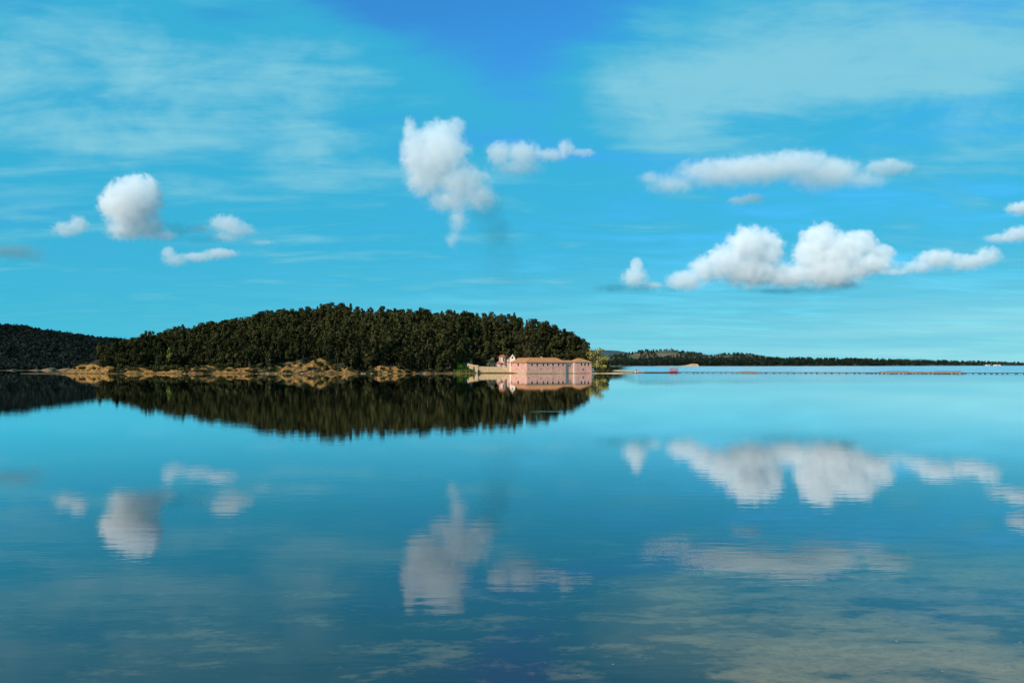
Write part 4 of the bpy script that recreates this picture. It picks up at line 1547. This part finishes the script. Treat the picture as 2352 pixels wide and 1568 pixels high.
cloud('tall pale cloud with a narrow tail hanging towards the ridge',
      [(1045, 292, 26, 24), (1010, 310, 44, 36), (942, 300, 16, 30), (955, 355, 34, 60), (1015, 360, 62, 50), (975, 415, 46, 44), (1060, 425, 66, 48), (1035, 460, 60, 30), (1052, 505, 26, 40), (1040, 550, 20, 26), (1100, 455, 44, 36), (990, 380, 60, 60), (1010, 335, 56, 40)], 575, seed=6, dens=0.42, soft=0.8, amp=1.8)
cloud('soft beige cloud with a thin arm, beside the tall pale cloud',
      [(1148, 358, 34, 32), (1200, 362, 44, 34), (1190, 385, 66, 20), (1262, 360, 44, 16), (1300, 343, 20, 24), (1338, 352, 28, 10)], 405, seed=7, dens=0.28, soft=0.8, amp=1.8)
cloud('long flat grey-white cloud stretched high on the right, above the big white heap',
      [(1495, 410, 36, 16), (1545, 422, 70, 26), (1640, 405, 100, 34), (1740, 390, 100, 36), (1820, 385, 90, 34), (1880, 412, 90, 36), (1930, 395, 60, 34), (1985, 418, 54, 20), (2040, 385, 60, 20)], 465, seed=8, dens=0.30, soft=0.8, amp=1.7)
cloud('faint puff just under the long flat cloud',
      [(1700, 463, 30, 12), (1728, 458, 28, 14)], 480, seed=9, dens=0.25, soft=0.9)
cloud('big bright heaped cloud with two towers low on the right',
      [(1575, 645, 46, 24), (1620, 622, 40, 34), (1665, 605, 40, 40), (1715, 570, 44, 46), (1755, 580, 44, 50), (1730, 625, 80, 36), (1810, 635, 70, 28), (1860, 590, 40, 40), (1885, 560, 44, 44), (1920, 590, 56, 46), (1900, 630, 84, 34),
       (1975, 560, 40, 30), (2015, 582, 44, 22), (1985, 612, 60, 24)],
      672, seed=10, dens=0.62, soft=0.45, nscale=5.5, amp=1.8)
cloud('small peaked cloud just left of the big heaped cloud',
      [(1458, 640, 34, 24), (1462, 612, 16, 20), (1500, 655, 30, 10)], 668, seed=11, dens=0.36, soft=0.7, amp=1.5)
cloud('low ragged cloud right of the big heaped cloud',
      [(2060, 625, 44, 10), (2110, 614, 46, 16), (2155, 598, 50, 24), (2215, 606, 52, 20), (2265, 590, 28, 22)], 640, seed=12, dens=0.36, soft=0.7)
cloud('small cloud cut by the right picture edge, upper of the two there',
      [(2345, 482, 36, 18)], 502, seed=13, dens=0.4, soft=0.8)
cloud('small cloud cut by the right picture edge, lower of the two there',
      [(2295, 550, 44, 12), (2345, 540, 40, 20)], 565, seed=14, dens=0.36, soft=0.8)

SHADE_WISP = dict(tone=(0.10, 0.47, 0.59), amp=1.9, soft=1.0, group='grey-blue scud wisps')  # cloud shade is put into the dark tone of these wisps
cloud('faint wisp with painted grey-blue shade hanging below the tall pale cloud', [(1120, 480, 44, 50), (1140, 545, 50, 56), (1150, 610, 66, 50), (1165, 645, 90, 26)], 668, seed=21, dens=0.15, **SHADE_WISP)
cloud('flat wisp with painted grey-blue shade under the small peaked cloud', [(1410, 662, 50, 12), (1470, 664, 60, 12), (1540, 668, 44, 8)], 680, seed=22, dens=0.26, **SHADE_WISP)
cloud('flat wisp with painted grey-blue shade under the right half of the big heaped cloud', [(1790, 668, 90, 8), (1880, 664, 70, 12), (1940, 656, 44, 14)], 680, seed=23, dens=0.26, **SHADE_WISP)
cloud('wisp with painted grey-blue shade between the upright bright cloud and the wispy ragged cloud', [(400, 530, 50, 22), (450, 552, 60, 14)], 566, seed=24, dens=0.09, **SHADE_WISP)
cloud('wisp with painted grey-blue shade trailing right of the long flat cloud', [(2060, 395, 80, 22), (2120, 415, 60, 16)], 445, seed=25, dens=0.06, **SHADE_WISP)
